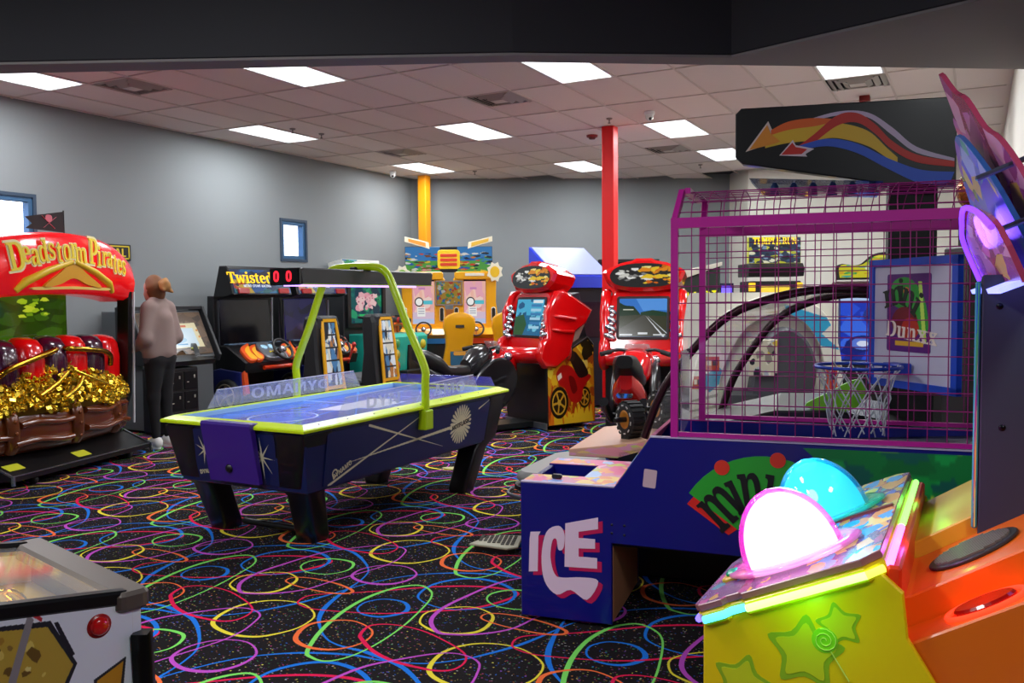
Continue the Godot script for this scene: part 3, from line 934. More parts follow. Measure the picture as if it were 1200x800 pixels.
func mini_badge(p):
	# fan-shaped green badge with curved lettering
	var c = Vector2(1.14, 0.44)
	var fan = []
	for k in 13:
		var a = lerpf(146, 60, k / 12.0) * DEG
		fan.append(c + Vector2(cos(a) * 0.40, sin(a) * 0.42))
	for k in 13:
		var a = lerpf(60, 146, k / 12.0) * DEG
		fan.append(c + Vector2(cos(a) * 0.135, sin(a) * 0.145))
	pz(p, "badge", fan, 0.0, 0.003, mat("#2aa52c", 0.45), 0.0)
	pz(p, "badge_edge", [Vector2(0.835, 0.665), Vector2(0.80, 0.625), Vector2(0.985, 0.495), Vector2(1.03, 0.53)], 0.0, 0.0028, mat("#e0241c", 0.45), 0.0)
	for q in [[0.955, 0.80], [1.195, 0.845]]:
		pz(p, "badge_dot", disc(0.034, 0.034, 20, q[0], q[1]), 0.0, 0.006, mat("#e0341c", 0.45), 0.0)
	var ang = [137, 118, 102, 85]
	for i in 4:
		var a = ang[i] * DEG
		word(p, "mını"[i], [0.18, 0.17, 0.18, 0.17][i], at(c.x + cos(a) * 0.275, c.y + sin(a) * 0.285, 0.005, 0, 0, ang[i] - 92, Vector3(0.68, 1.25, 1)), mat("#0a0a0a", 0.5), true, 0.003)

# ---------------------------------------------------------------- coin machine with tyre wheels, arched canopy and overhead rainbow sign (same axes as the basketball machine)
func build_tyre_machine():
	var t = thing("tyre_wheel_game", "black coin game with tyre-shaped knobs, arched canopy and rainbow arrow sign", "arcade machine", Vector3(-1.94, 0, -3.73), 9)
	var black = mat("#0c0b0e", 0.4, 0.0, 0.2)
	var z0 = -0.82
	var z1 = -1.72
	pz(t, "body", P([0.30, 0.0, 1.95, 0.0, 1.95, 0.86, 1.75, 0.92, 1.45, 0.97, 1.15, 0.96, 0.85, 0.88, 0.55, 0.76, 0.30, 0.70]), z1, z0, black, 0.01)
	var im = image(128, 128, "#d8a888")
	blobs(im, ["#e89aa0", "#e8c878", "#c8d878", "#d8b090", "#e0a0b8"], 40, 0.06, 0.25, 31)
	pz(t, "deck", P([0.02, 0.66, 0.02, 0.70, 0.55, 0.775, 0.55, 0.74, 0.30, 0.66]), z1, z0, pic(im, 0.35), 0.004)
	var kn = Node3D.new()
	kn.name = "wheel_knob"
	t.add_child(kn)
	var rub = mat("#121213", 0.7)
	var ty = MB.new()
	ty.lathe(P([0.055, -0.045, 0.085, -0.05, 0.10, -0.035, 0.104, 0.0, 0.10, 0.035, 0.085, 0.05, 0.055, 0.045]), 28)
	for k in 20:
		var a = TAU * k / 20
		ty.box(Vector3(sin(a) * 0.103, 0, cos(a) * 0.103), Vector3(0.018, 0.085, 0.012), Basis(Vector3.UP, a))
	part(kn, "tyre", ty, rub)
	part(kn, "rim", MB.new().lathe(P([0.0, 0.035, 0.03, 0.034, 0.055, 0.045, 0.058, 0.03, 0.058, -0.03, 0.055, -0.045, 0.0, -0.035]), 24), mat("#c07a24", 0.4, 0.3))
	part(kn, "axle", MB.new().tube(V([0, 0.03, 0, 0, 0.11, 0]), 0.016, 12), mat("#3a3a3c", 0.3, 0.8))
	var tx = MB.new()
	for k in 10:
		var a = TAU * k / 10 + 0.15
		tx.box(Vector3(sin(a) * 0.082, 0.0485, cos(a) * 0.082), Vector3(0.022, 0.004, 0.008), Basis(Vector3.UP, a))
	part(kn, "sidewall_marks", tx, mat("#c8c8c4", 0.6))
	part(kn, "pedestal", MB.new().box(Vector3(0.0, 0.0, 0.115), Vector3(0.09, 0.08, 0.10)).box(Vector3(0, 0, 0.162), Vector3(0.15, 0.12, 0.014)), rub)
	kn.transform = Transform3D(Basis(Vector3(0.66, 0, 0.75), Vector3(-0.75, 0.0, 0.66), Vector3(0, -1, 0)), Vector3(0.335, 0.855, z0 - 0.22))
	var k2 = kn.duplicate()
	t.add_child(k2, true)
	k2.position = Vector3(0.46, 0.885, z0 - 0.55)
	# canopy: two arched rails with clear curved sheet between
	var near = smooth(V([0.45, 0.78, 0, 0.52, 0.98, 0, 0.63, 1.17, 0, 0.87, 1.435, 0, 1.10, 1.545, 0, 1.37, 1.60, 0, 1.64, 1.595, 0, 1.95, 1.56, 0]), false, 5)
	var a = []
	var b = []
	for q in near:
		a.append(q + Vector3(0, 0, z0 - 0.03))
		b.append(Vector3(q.x * 0.8 + 0.41, 0.75 + (q.y - 0.78) * 1.0, z1 + 0.03))
	for s in [[a, "canopy_rail"], [b, "canopy_rail"]]:
		part(t, s[1], MB.new().tube(s[0], 0.024, 10), mat("#3c2226", 0.25, 0.5))
	var sheet = MB.new()
	for i in a.size() - 1:
		sheet.quad(a[i], b[i], b[i + 1], a[i + 1], 0)
	part(t, "canopy_sheet", sheet, clear("#e8e8ee", 0.1))
	part(t, "leaf_print", MB.new().prism(PackedVector2Array(smooth(Array(P([1.30, 0.985, 1.42, 1.06, 1.55, 1.13, 1.60, 1.08, 1.56, 0.99, 1.45, 0.955])), true, 4)), z0 - 0.08, z0 - 0.05), mat("#7ad020", 0.35))
	# rear mast and overhead sign
	bx(t, "mast", Vector3(1.84, 1.5, z0 - 0.46), Vector3(0.24, 1.6, 0.20), mat("#0a0909", 0.6))
	var sg = pz(t, "overhead_sign", P([0.92, 2.34, 0.92, 2.575, 0.95, 2.605, 2.03, 2.585, 2.03, 2.13, 1.72, 2.15, 0.96, 2.30]), z0 - 0.33, z0 - 0.24, mat("#08070a", 0.35, 0.0, 0.2), 0.006)
	arrow_art(sg, z0 - 0.24)
	var sh = pz(sg, "lamp_shelf", P([1.0, 2.21, 1.06, 2.14, 1.66, 2.10, 1.70, 2.135, 1.68, 2.16]), z0 - 0.40, z0 - 0.16, clear("#1c2c58", 0.55), 0.0)
	for k in 6:
		part(sh, "spot_lamp", MB.new().lathe(P([0.0, 0.0, 0.026, 0.0, 0.022, 0.05, 0.012, 0.07, 0.0, 0.075]), 12, at(1.13 + k * 0.1, 2.12 - k * 0.004, z0 - 0.26)), mat("#5878a8", 0.2, 0.6))
	# long padded bench in front
	var be = thing("padded_bench", "grey padded bench in front of the tyre-wheel game", "bench", Vector3(-2.46, 0, -5.36), 4)
	part(be, "cushion", MB.new().prism(rr(0.40, 0.86, 0.13, 6), 0.37, 0.45, flat_xf(), 0.025, 0), mat("#8b8984", 0.5))
	part(be, "tray", MB.new().prism(rr(0.43, 0.89, 0.14, 6), 0.33, 0.365, flat_xf(), 0.006), black)
	bx(be, "pedestal", Vector3(0, 0.165, 0), Vector3(0.24, 0.33, 0.5), black)
	var rail = smooth(V([-0.25, 0.30, -0.3, -0.25, 0.31, 0.3, -0.16, 0.31, 0.48, 0.1, 0.3, 0.5]), false, 5)
	part(be, "rail", MB.new().tube(rail, 0.012, 8), mat("#5a5a60", 0.45, 0.5))
	var fp = thing("foot_plate", "pale perforated foot plate on carpet left of blue basketball machine", "foot plate", Vector3(-2.66, 0.0, -4.74), 20)
	pz(fp, "plate", P([-0.14, -0.08, 0.11, -0.16, 0.17, -0.12, 0.17, 0.13, -0.03, 0.13]), 0.03, 0.045, mat("#b9b49a", 0.5), 0.004, flat_xf())
	pz(fp, "block", P([-0.11, -0.07, 0.11, -0.14, 0.15, -0.11, 0.15, 0.11, -0.03, 0.11]), 0.0, 0.03, black, 0.0, flat_xf())
	var st = MB.new()
	for i in 8:
		for j in 6:
			var p = Vector2(-0.08 + i * 0.03, -0.085 + j * 0.036)
			if p.x + p.y * 0.5 > -0.09 and p.y > -0.035 - (p.x + 0.07) * 0.4:
				st.box(Vector3(p.x, 0.047, -p.y), Vector3(0.02, 0.006, 0.023))
	part(fp, "tread_pads", st, mat("#4a463c", 0.7))

func arrow_art(sg, z):
	var base = [[0.06, 0.0], [0.0, 0.0]]
	var cols = ["#e86a1c", "#e0b028", "#c2281e", "#b8a0c8", "#2a52c0"]
	# each band: upper and lower edge as points across the sign (x, y), following the photographed sweep
	var bands = [
		["#c9b6d0", [1.10, 2.47, 1.25, 2.505, 1.45, 2.55, 1.60, 2.535, 1.72, 2.45, 1.84, 2.34, 2.02, 2.27], [1.10, 2.46, 1.25, 2.49, 1.45, 2.53, 1.60, 2.51, 1.72, 2.41, 1.84, 2.31, 2.02, 2.255]],
		["#e2641c", [1.11, 2.475, 1.20, 2.515, 1.33, 2.525, 1.45, 2.51], [1.11, 2.43, 1.20, 2.465, 1.33, 2.475, 1.45, 2.47]],
		["#ddb42a", [1.08, 2.44, 1.20, 2.47, 1.33, 2.48, 1.45, 2.49, 1.60, 2.44, 1.70, 2.34, 1.75, 2.29], [1.08, 2.38, 1.20, 2.40, 1.33, 2.405, 1.45, 2.41, 1.60, 2.36, 1.70, 2.29, 1.75, 2.26]],
		["#c4261c", [1.24, 2.37, 1.33, 2.435, 1.45, 2.53, 1.55, 2.535, 1.64, 2.47, 1.72, 2.38, 1.84, 2.30, 2.02, 2.255], [1.24, 2.335, 1.33, 2.39, 1.45, 2.475, 1.55, 2.485, 1.64, 2.42, 1.72, 2.335, 1.84, 2.26, 2.02, 2.225]],
		["#2a55c4", [1.25, 2.38, 1.40, 2.41, 1.55, 2.375, 1.70, 2.29, 1.86, 2.22, 2.02, 2.20], [1.25, 2.355, 1.40, 2.37, 1.55, 2.325, 1.70, 2.235, 1.86, 2.15, 2.0, 2.14]]]
	var h = 0.001
	for b in bands:
		var up = smooth(Array(P(b[1])), false, 6)
		var lo = smooth(Array(P(b[2])), false, 6)
		lo.reverse()
		pz(sg, "arrow_band", up + lo, z, z + h, mat(b[0], 0.4), 0.0)
		h += 0.0007
	pz(sg, "arrow_outline", P([0.975, 2.365, 1.095, 2.525, 1.115, 2.48, 1.18, 2.40, 1.115, 2.405]), z, z + 0.0012, mat("#d8c8c0", 0.4), 0.0)
	pz(sg, "arrow_head", P([0.995, 2.375, 1.09, 2.505, 1.11, 2.455, 1.16, 2.41, 1.105, 2.395]), z, z + h, mat("#e0902a", 0.4), 0.0)
	pz(sg, "arrow_outline", P([1.155, 2.335, 1.225, 2.415, 1.24, 2.385, 1.335, 2.36, 1.29, 2.335, 1.30, 2.32]), z, z + h, mat("#d8c8d0", 0.4), 0.0)
	pz(sg, "arrow_head", P([1.165, 2.338, 1.222, 2.40, 1.24, 2.375, 1.30, 2.36, 1.27, 2.335]), z, z + h + 0.001, mat("#c4261c", 0.4), 0.0)

# ---------------------------------------------------------------- yellow dome game in the right foreground (local = world, shifted)
func build_dome_machine():
	var t = thing("dome_hitting_game", "yellow and orange arcade game with two glowing domes on its console", "arcade machine", Vector3(0, 0, 0))
	var yellow = mat("#e8c400", 0.4, 0.0, 0.2)
	var orange = mat("#e2680c", 0.4, 0.0, 0.25)
	var N = -1.94
	var F = -2.90
	var prof = P([-0.54, 0.02, -0.54, 0.835, -0.175, 1.0, -0.122, 0.955, -0.112, 0.86, -0.06, 0.775, 0.12, 0.5, 0.5, 0.3, 0.5, 0.02])
	for z in [N, F]:
		var sb = pz(t, "side_board", prof, z - 0.02, z, yellow, 0.004)
		if z == N:
			for s in [[-0.315, 0.795, 0.085, 0.3, "#8fae1c", "#c7c81c"], [-0.245, 0.868, 0.05, 0.6, "#8fae1c", "#c7c81c"], [-0.45, 0.70, 0.07, 0.1, "#8fae1c", "#c7c81c"]]:
				for l in 2:
					var st = []
					for k in 10:
						var a = TAU * k / 10 + s[3]
						var r = s[2] * (1.0 if k % 2 == 0 else 0.62) * (1.0 - 0.22 * l)
						st.append(Vector2(s[0] + cos(a) * r, s[1] + sin(a) * r))
					pz(sb, "star_print", smooth(st, true, 4), z, z + 0.001 + l * 0.001, mat(s[4 + l], 0.45), 0.0)
			pz(sb, "lollipop_print", disc(0.027, 0.027, 24, -0.275, 0.83), z, z + 0.003, mat("#86c81e", 0.45), 0.0)
			var sw = MB.new()
			var prev = Vector3.ZERO
			for k in 30:
				var r = 0.003 + 0.0008 * k
				var q = Vector3(-0.275 + cos(k * 0.5) * r, 0.83 + sin(k * 0.5) * r, z + 0.0035)
				if k:
					sw.bar(prev, q, 0.0035, 0.001)
				prev = q
			sw.bar(Vector3(-0.262, 0.808, z + 0.002), Vector3(-0.225, 0.75, z + 0.002), 0.006, 0.001)
			part(sb, "lollipop_swirl", sw, mat("#c8e070", 0.45))
	bx(t, "front_panel", Vector3(-0.53, 0.42, (N + F) / 2), Vector3(0.02, 0.8, 0.92), yellow)
	bx(t, "inner_body", Vector3(-0.15, 0.41, (N + F) / 2), Vector3(0.7, 0.78, 0.90), orange)
	# console slab, tilted to the player
	var im = image(256, 512, "#6a4a70")
	blobs(im, ["#8a3a5c", "#c06a50", "#4a6ab0", "#3a8a90", "#b09a40", "#583a78", "#a04a80", "#e0c040"], 240, 0.015, 0.06, 14)
	blobs(im, ["#2aa0d8", "#d8c060", "#e8e070", "#3ab0e0", "#e09a50"], 70, 0.03, 0.1, 15, Rect2(0.6, 0, 0.4, 1))
	var xf = Transform3D(Basis(Vector3(0.914, 0.406, 0), Vector3(0, 0, -1), Vector3(-0.406, 0.914, 0)), Vector3(-0.36, 0.945, (N + F) / 2))
	# local plan: x to the back, y to the far side
	var outl = P([-0.205, -0.49, -0.15, -0.49, -0.14, -0.475, -0.11, -0.475, -0.10, -0.49, 0.17, -0.49, 0.21, -0.455, 0.21, 0.455, 0.17, 0.49, -0.205, 0.49, -0.22, 0.47, -0.22, 0.12, -0.20, 0.06, -0.20, -0.06, -0.22, -0.12, -0.22, -0.47])
	pz(t, "console_edge", outl, -0.05, -0.012, yellow, 0.006, xf)
	var top = pz(t, "console_top", outl, -0.012, 0.004, pic(im, 0.25), 0.002, xf)
	part(top, "divider", MB.new().box(xf * Vector3(0.02, 0.0, 0.007), Vector3(0.36, 0.006, 0.016), xf.basis * Basis(Vector3(1, 0, 0), Vector3(0, 0, 1), Vector3(0, -1, 0))), mat("#5c3a2a", 0.5))
	var bz = MB.new()
	bz.prism(rr(0.05, 0.07, 0.012, 2, -0.165, -0.30), 0.0, 0.012, xf, 0.003)
	part(top, "button_plate", bz, mat("#c8b030", 0.35))
	part(top, "push_button", MB.new().prism(rr(0.028, 0.04, 0.008, 2, -0.165, -0.30), 0.01, 0.022, xf, 0.004), mat("#18a070", 0.25))
	# the two lit domes
	for d in [[-0.015, -0.27, "#ffd4f8", 2.6, Color(1.0, 0.35, 0.95), "#ff8ae0", "pink", "#ff40e0"], [0.005, 0.12, "#40e8f4", 0.9, Color(0.2, 0.9, 1.0), "#28d8a0", "cyan", "#20c8ff"]]:
		var cx = d[0]
		var cy = d[1]
		part(top, "dome_ring", MB.new().lathe(P([0.105, 0.0, 0.142, 0.002, 0.15, 0.008, 0.145, 0.014, 0.118, 0.016, 0.105, 0.012]), 32, xf * Transform3D(Basis(Vector3(1.12, 0, 0), Vector3(0, 0, 1), Vector3(0, -0.95, 0)), Vector3(cx, cy, 0.004))), clear(d[5], 0.55))
		for l in 2:
			var prof2 = []
			for k in 25:
				var u = k / 24.0
				prof2.append(Vector2((0.115 - l * 0.012) * pow(maxf(0.0, 1.0 - pow(u, 2.2)), 0.55) + 0.0005, (0.168 - l * 0.012) * u))
			part(top, ["dome_shell", "%s_dome_lamp" % d[6]][l], MB.new().lathe(prof2, 48, xf * Transform3D(Basis(Vector3(1.05, 0, 0), Vector3(0, 0, 1), Vector3(0, -0.95, 0)), Vector3(cx, cy, 0.008))), clear(d[7], 0.35) if l == 0 else glow(d[2], d[3]), "glowing %s dome" % d[6] if l else "")
		var o = OmniLight3D.new()
		o.position = xf * Vector3(cx - 0.0, cy, 0.25)
		o.light_color = d[4]
		o.light_energy = 0.10
		o.light_size = 0.09
		o.omni_range = 12
		o.shadow_enabled = true
		t.add_child(o)
	# lit edging
	var segs = [["#9aff70", 1.6, [-0.10, -0.494, -0.03, 0.17, -0.494, -0.03]], ["#d8ff50", 1.0, [0.17, -0.494, -0.03, 0.205, -0.472, -0.03]], ["#e070ff", 1.6, [0.215, -0.455, -0.03, 0.215, -0.12, -0.03]], ["#7cff60", 1.5, [0.215, -0.10, -0.03, 0.215, 0.455, -0.03]], ["#4ac8ff", 1.5, [-0.205, -0.494, -0.03, -0.155, -0.494, -0.03, -0.14, -0.48, -0.03, -0.105, -0.48, -0.03]], ["#6a5cff", 1.5, [-0.225, -0.47, -0.03, -0.225, -0.12, -0.03]]]
	for s in segs:
		var pts = []
		for q in V(s[2]):
			pts.append(xf * q)
		part(t, "edge_light", MB.new().tube(pts, 0.0085, 8), glow(s[0], s[1] * 2.0))
	for s in [[Vector3(0.03, -0.56, -0.06), Color(0.45, 1.0, 0.25), 0.008], [Vector3(0.25, -0.28, -0.02), Color(0.9, 0.4, 1.0), 0.006], [Vector3(0.25, 0.2, -0.02), Color(0.4, 1.0, 0.3), 0.006], [Vector3(-0.25, -0.3, -0.03), Color(0.3, 0.5, 1.0), 0.006]]:
		var o = OmniLight3D.new()
		o.position = xf * s[0]
		o.light_color = s[1]
		o.light_energy = s[2]
		o.light_size = 0.02
		o.shadow_enabled = true
		t.add_child(o)
	bx(t, "console_back", Vector3(-0.142, 0.87, (N + F) / 2), Vector3(0.03, 0.27, 0.93), mat("#e0340c", 0.4, 0.0, 0.2))
	# stepped orange deck between console and back cabinet
	pz(t, "lower_ledge", P([-0.13, 0.3, 0.6, 0.3, 0.6, 1.27, 0.5, 1.205, -0.115, 0.842, -0.13, 0.835]), -2.08, N - 0.021, orange, 0.004)
	pz(t, "upper_ledge", P([-0.14, 0.3, 0.6, 0.3, 0.6, 1.36, 0.5, 1.29, 0.1, 1.042, -0.115, 0.909, -0.14, 0.9]), -2.40, -2.081, orange, 0.004)
	pz(t, "play_ramp", P([-0.15, 0.3, 0.6, 0.3, 0.6, 1.3, 0.05, 1.06, -0.15, 0.93]), F + 0.021, -2.401, mat("#d8a020", 0.4), 0.004)
	var la = atan2(0.62, 1.0)
	var lx = Transform3D(Basis(Vector3(cos(la), sin(la), 0), Vector3(0, 0, -1), Vector3(-sin(la), cos(la), 0)), Vector3(0.005, 0.9835, -2.235))
	var sp = part(t, "speaker", MB.new().prism(disc(0.105, 0.085, 32), 0.0, 0.008, lx, 0.002), mat("#2a2622", 0.5))
	var gr = MB.new()
	for k in 13:
		var y = -0.066 + k * 0.011
		var w = 0.088 * sqrt(maxf(0.0, 1.0 - pow(y / 0.07, 2)))
		gr.box(lx * Vector3(0, y, 0.010), Vector3(w * 2, 0.006, 0.0055), lx.basis * Basis(Vector3(1, 0, 0), Vector3(0, 0, 1), Vector3(0, -1, 0)))
	part(sp, "grille", gr, mat("#6e675a", 0.5, 0.2))
	var lb = atan2(0.59, 1.0)
	var rx = Transform3D(Basis(Vector3(cos(lb), sin(lb), 0), Vector3(0, 0, -1), Vector3(-sin(lb), cos(lb), 0)), Vector3(0.03, 0.9285, -2.02))
	var ring = []
	for k in 32:
		ring.append(rx * Vector3(cos(TAU * k / 32) * 0.082, sin(TAU * k / 32) * 0.05, 0.004))
	var rl = part(t, "ring_light", MB.new().tube(ring, 0.006, 8, true), glow("#ff3a1c", 1.7))
	part(rl, "button_cap", MB.new().prism(disc(0.066, 0.038, 28), 0.0, 0.014, rx, 0.005), mat("#8a0c08", 0.2, 0.0, 0.6))
	var o = OmniLight3D.new()
	o.position = rx * Vector3(0, 0, 0.05)
	o.light_color = Color(1.0, 0.15, 0.05)
	o.light_energy = 0.003
	o.light_size = 0.03
	o.shadow_enabled = true
	t.add_child(o)
	# tall dark back cabinet
	px(t, "back_cabinet", P([-2.38, 0.9, F + 0.02, 0.9, F + 0.02, 1.615, -2.38, 1.615]), 0.012, 0.62, mat("#262c38", 0.6), 0.004)
	var ci = image(32, 256, "#7a2a4a")
	blobs(ci, ["#c04a70", "#d88a50", "#e0d060", "#50c070", "#3060c0", "#804090", "#d0b0b0"], 60, 0.08, 0.5, 9)
	bx(t, "face_trim", Vector3(0.004, 1.3, -2.63), Vector3(0.012, 0.60, 0.50), pic(ci, 0.3))
	var bo = MB.new()
	for q in [[0.05, 1.54], [0.06, 1.25]]:
		bo.lathe(P([0.0, 0.004, 0.006, 0.003, 0.008, 0.0]), 10, Transform3D(Basis.from_euler(Vector3(PI / 2, 0, 0)), Vector3(q[0], q[1], -2.38)))
	part(t, "bolts", bo, mat("#101014", 0.3, 0.8))
	# leaning header of overlapping printed cut-outs, lit from below
	var hd = Node3D.new()
	hd.name = "header"
	t.add_child(hd)
	hd.transform = Transform3D(Basis(Vector3.UP, 4 * DEG) * Basis(Vector3(0, 0, 1), Vector3(-0.38, 0.925, 0), Vector3(-0.925, -0.38, 0)), Vector3(0.135, 1.625, -2.5))
	var hi = image(256, 256, "#a03a58")
	blobs(hi, ["#c02a40", "#d86a90", "#c878b0", "#8a1a34", "#e0a0b8", "#a04a80", "#d8a850"], 46, 0.08, 0.25, 44)
	var hb = image(256, 256, "#3a6ab8")
	blobs(hb, ["#1c40d0", "#88a8e0", "#30a098", "#6aa040", "#c8b868", "#2a60e0", "#7a50b8"], 46, 0.08, 0.25, 45)
	pz(hd, "tall_cutout", smooth(Array(P([-0.40, 0.0, -0.40, 0.22, -0.34, 0.36, -0.30, 0.46, -0.22, 0.48, -0.16, 0.58, -0.05, 0.5, 0.08, 0.45, 0.16, 0.36, 0.30, 0.3, 0.40, 0.18, 0.40, 0.0])), false, 3), -0.008, 0.004, pic(hi, 0.25), 0.001)
	pz(hd, "front_cutout", smooth(Array(P([-0.42, 0.02, -0.40, 0.2, -0.30, 0.3, -0.18, 0.36, -0.02, 0.39, 0.14, 0.32, 0.28, 0.2, 0.36, 0.02])), false, 3), 0.03, 0.042, pic(hb, 0.25), 0.001)
	pz(hd, "low_cutout", smooth(Array(P([-0.44, 0.0, -0.42, 0.13, -0.25, 0.17, 0.0, 0.2, 0.25, 0.17, 0.40, 0.12, 0.42, 0.0])), false, 3), 0.075, 0.087, pic(hi, 0.25), 0.001)
	part(hd, "edge_light", MB.new().tube(smooth(V([-0.44, 0.02, 0.095, -0.42, 0.14, 0.095, -0.25, 0.18, 0.095, 0.0, 0.21, 0.095, 0.25, 0.18, 0.095, 0.40, 0.13, 0.095]), false, 4), 0.007, 6), glow("#7a3aff", 1.8))
	part(hd, "base_light", MB.new().box(Vector3(0, 0.0, 0.06), Vector3(0.8, 0.012, 0.14)), glow("#8a90ff", 2.0))
	for y in [0.12, 0.24]:
		bx(hd, "stay", Vector3(0.34, y, 0.02), Vector3(0.012, 0.012, 0.12), mat("#5a5a70", 0.3, 0.6))
	o = OmniLight3D.new()
	o.position = Vector3(0.0, 1.72, -2.5)
	o.light_color = Color(0.45, 0.3, 1.0)
	o.light_energy = 0.03
	o.light_size = 0.05
	o.shadow_enabled = true
	t.add_child(o)

# ---------------------------------------------------------------- pinball table in the left foreground
func build_pinball():
	var t = thing("pinball_machine", "grey-sided pinball machine with red flipper button in front left corner", "pinball machine", Vector3(-1.58, 0, -1.26), -14)
	var W = 0.57
	var im = image(512, 256, "#dde2ec")
	poly(im, P([0.0, 0.02, 0.36, 0.08, 0.59, 0.115, 0.71, 0.36, 0.66, 0.46, 0.74, 1.0, 0.0, 1.0]), "#23252e")
	poly(im, P([0.0, 0.045, 0.35, 0.1, 0.575, 0.14, 0.69, 0.36, 0.64, 0.45, 0.71, 1.0, 0.0, 1.0]), "#b89a3a")
	blobs(im, ["#d8c060", "#a07a28", "#8a6a30", "#e0d080", "#6a5020", "#c0a850"], 90, 0.015, 0.05, 61, Rect2(0.0, 0.15, 0.6, 0.85))
	poly(im, P([0.605, 0.13, 0.625, 0.13, 0.70, 0.31, 0.68, 0.32]), "#20202c")
	poly(im, P([0.79, 0.47, 0.96, 0.40, 0.935, 0.6, 0.80, 1.0, 0.76, 1.0]), "#23252e")
	poly(im, P([0.805, 0.48, 0.945, 0.42, 0.92, 0.58, 0.80, 1.0, 0.78, 1.0]), "#c08a20")
	stroke(im, Vector2(0.36, 0.5), Vector2(0.50, 0.07), 0.07, 0.06, "#8a8488")
	stroke(im, Vector2(0.49, 0.04), Vector2(0.55, 0.1), 0.03, 0.02, "#b83038")
	for e in [[0.0, 0.02], [-W - 0.02, -W]]:
		var sb = px(t, "side_board", P([0.0, 0.56, 1.3, 0.56, 1.3, 1.10, 0.0, 0.925]), e[0] - (0.02 if e[0] == 0.0 else 0.0), e[0] if e[0] == 0.0 else e[1], mat("#dde2ec", 0.45), 0.003)
		if e[0] == 0.0:
			px(sb, "side_print", P([0.02, 0.565, 0.42, 0.565, 0.42, 0.98, 0.02, 0.925]), 0.0, 0.0015, pic(im, 0.35), 0.0)
			part(sb, "flipper_button", MB.new().lathe(P([0.0, 0.014, 0.013, 0.013, 0.018, 0.009, 0.02, 0.0]), 20, Transform3D(Basis.from_euler(Vector3(0, 0, -PI / 2)), Vector3(0.0, 0.895, 0.09))), mat("#d01414", 0.25, 0.0, 0.5))
			part(sb, "button_ring", MB.new().lathe(P([0.0, 0.004, 0.024, 0.004, 0.026, 0.0]), 20, Transform3D(Basis.from_euler(Vector3(0, 0, -PI / 2)), Vector3(0.0, 0.895, 0.09))), mat("#a01010", 0.3))
	for x in [-0.012, -W - 0.008]:
		px(t, "side_rail", P([0.03, 0.922, 1.3, 1.098, 1.3, 1.128, 0.03, 0.955]), x - 0.016, x + 0.018, mat("#17171a", 0.35, 0.5), 0.006)
	part(t, "lock_bar", MB.new().prism(rr(W + 0.05, 0.075, 0.02, 3, -W / 2 - 0.01, -0.02), 0.91, 0.953, flat_xf(), 0.008), mat("#5e554f", 0.4, 0.3))
	px(t, "glass", P([0.06, 0.944, 1.3, 1.11, 1.3, 1.114, 0.06, 0.948]), -W + 0.01, -0.03, clear("#f4f4ff", 0.06), 0.0)
	var gi = image(256, 256, "#7a5a1c")
	blobs(gi, ["#d0a830", "#f0d860", "#b07a20", "#a82a30", "#4a3a18", "#e8c040", "#704818", "#c8b070"], 260, 0.015, 0.06, 71)
	px(t, "playfield", P([0.02, 0.83, 1.3, 0.98, 1.3, 1.0, 0.02, 0.85]), -W + 0.002, -0.021, pic(gi, 0.2), 0.0)
	rng.seed = 17
	var ft = MB.new()
	for k in 14:
		var x = -0.08 - rng.randf() * 0.42
		var z = 0.12 + rng.randf() * 0.5
		ft.tube(smooth(V([x, 0.86 + z * 0.12, z, x + rng.randf_range(-0.05, 0.05), 0.92 + z * 0.12, z + 0.05, x + rng.randf_range(-0.08, 0.08), 0.885 + z * 0.12, z + 0.14]), false, 4), 0.006, 6)
	part(t, "wire_ramps", ft, mat("#e8c848", 0.15, 1.0))
	for q in [[-0.15, 0.22], [-0.42, 0.3], [-0.28, 0.5]]:
		part(t, "playfield_bulb", MB.new().ball(Vector3(q[0], 0.885 + q[1] * 0.12, q[1]), Vector3(0.01, 0.01, 0.01), 8), glow("#ffe0a0", 3.0))
		var o = OmniLight3D.new()
		o.position = Vector3(q[0], 0.905 + q[1] * 0.12, q[1])
		o.light_color = Color(1.0, 0.85, 0.5)
		o.light_energy = 0.012
		o.light_size = 0.012
		o.shadow_enabled = true
		t.add_child(o)
	bx(t, "front_panel", Vector3(-W / 2 - 0.01, 0.74, 0.012), Vector3(W, 0.34, 0.022), mat("#1a1a22", 0.4))
	bx(t, "bottom", Vector3(-W / 2 - 0.01, 0.57, 0.65), Vector3(W, 0.02, 1.26), mat("#101014", 0.8))
	for x in [0.0, -W - 0.02]:
		for z in [0.035, 1.27]:
			var lg = MB.new()
			lg.tube(V([x - 0.01 + (0.02 if x == 0.0 else 0.0), 0.86 if z < 0.5 else 0.9, z - 0.03, x - 0.01, 0.03, z - 0.06]), 0.024, 4)
			lg.lathe(P([0.0, 0.0, 0.03, 0.0, 0.028, 0.02, 0.01, 0.03, 0.01, 0.06]), 14, at(x - 0.01, 0, z - 0.06))
			part(t, "leg", lg, mat("#0f1412", 0.3, 0.6))
	bx(t, "back_box", Vector3(-W / 2 - 0.01, 1.42, 1.2), Vector3(0.68, 0.74, 0.2), mat("#15151c", 0.5))
	bx(t, "back_glass", Vector3(-W / 2 - 0.01, 1.42, 1.098), Vector3(0.62, 0.62, 0.006), pic(gi, 0.15))

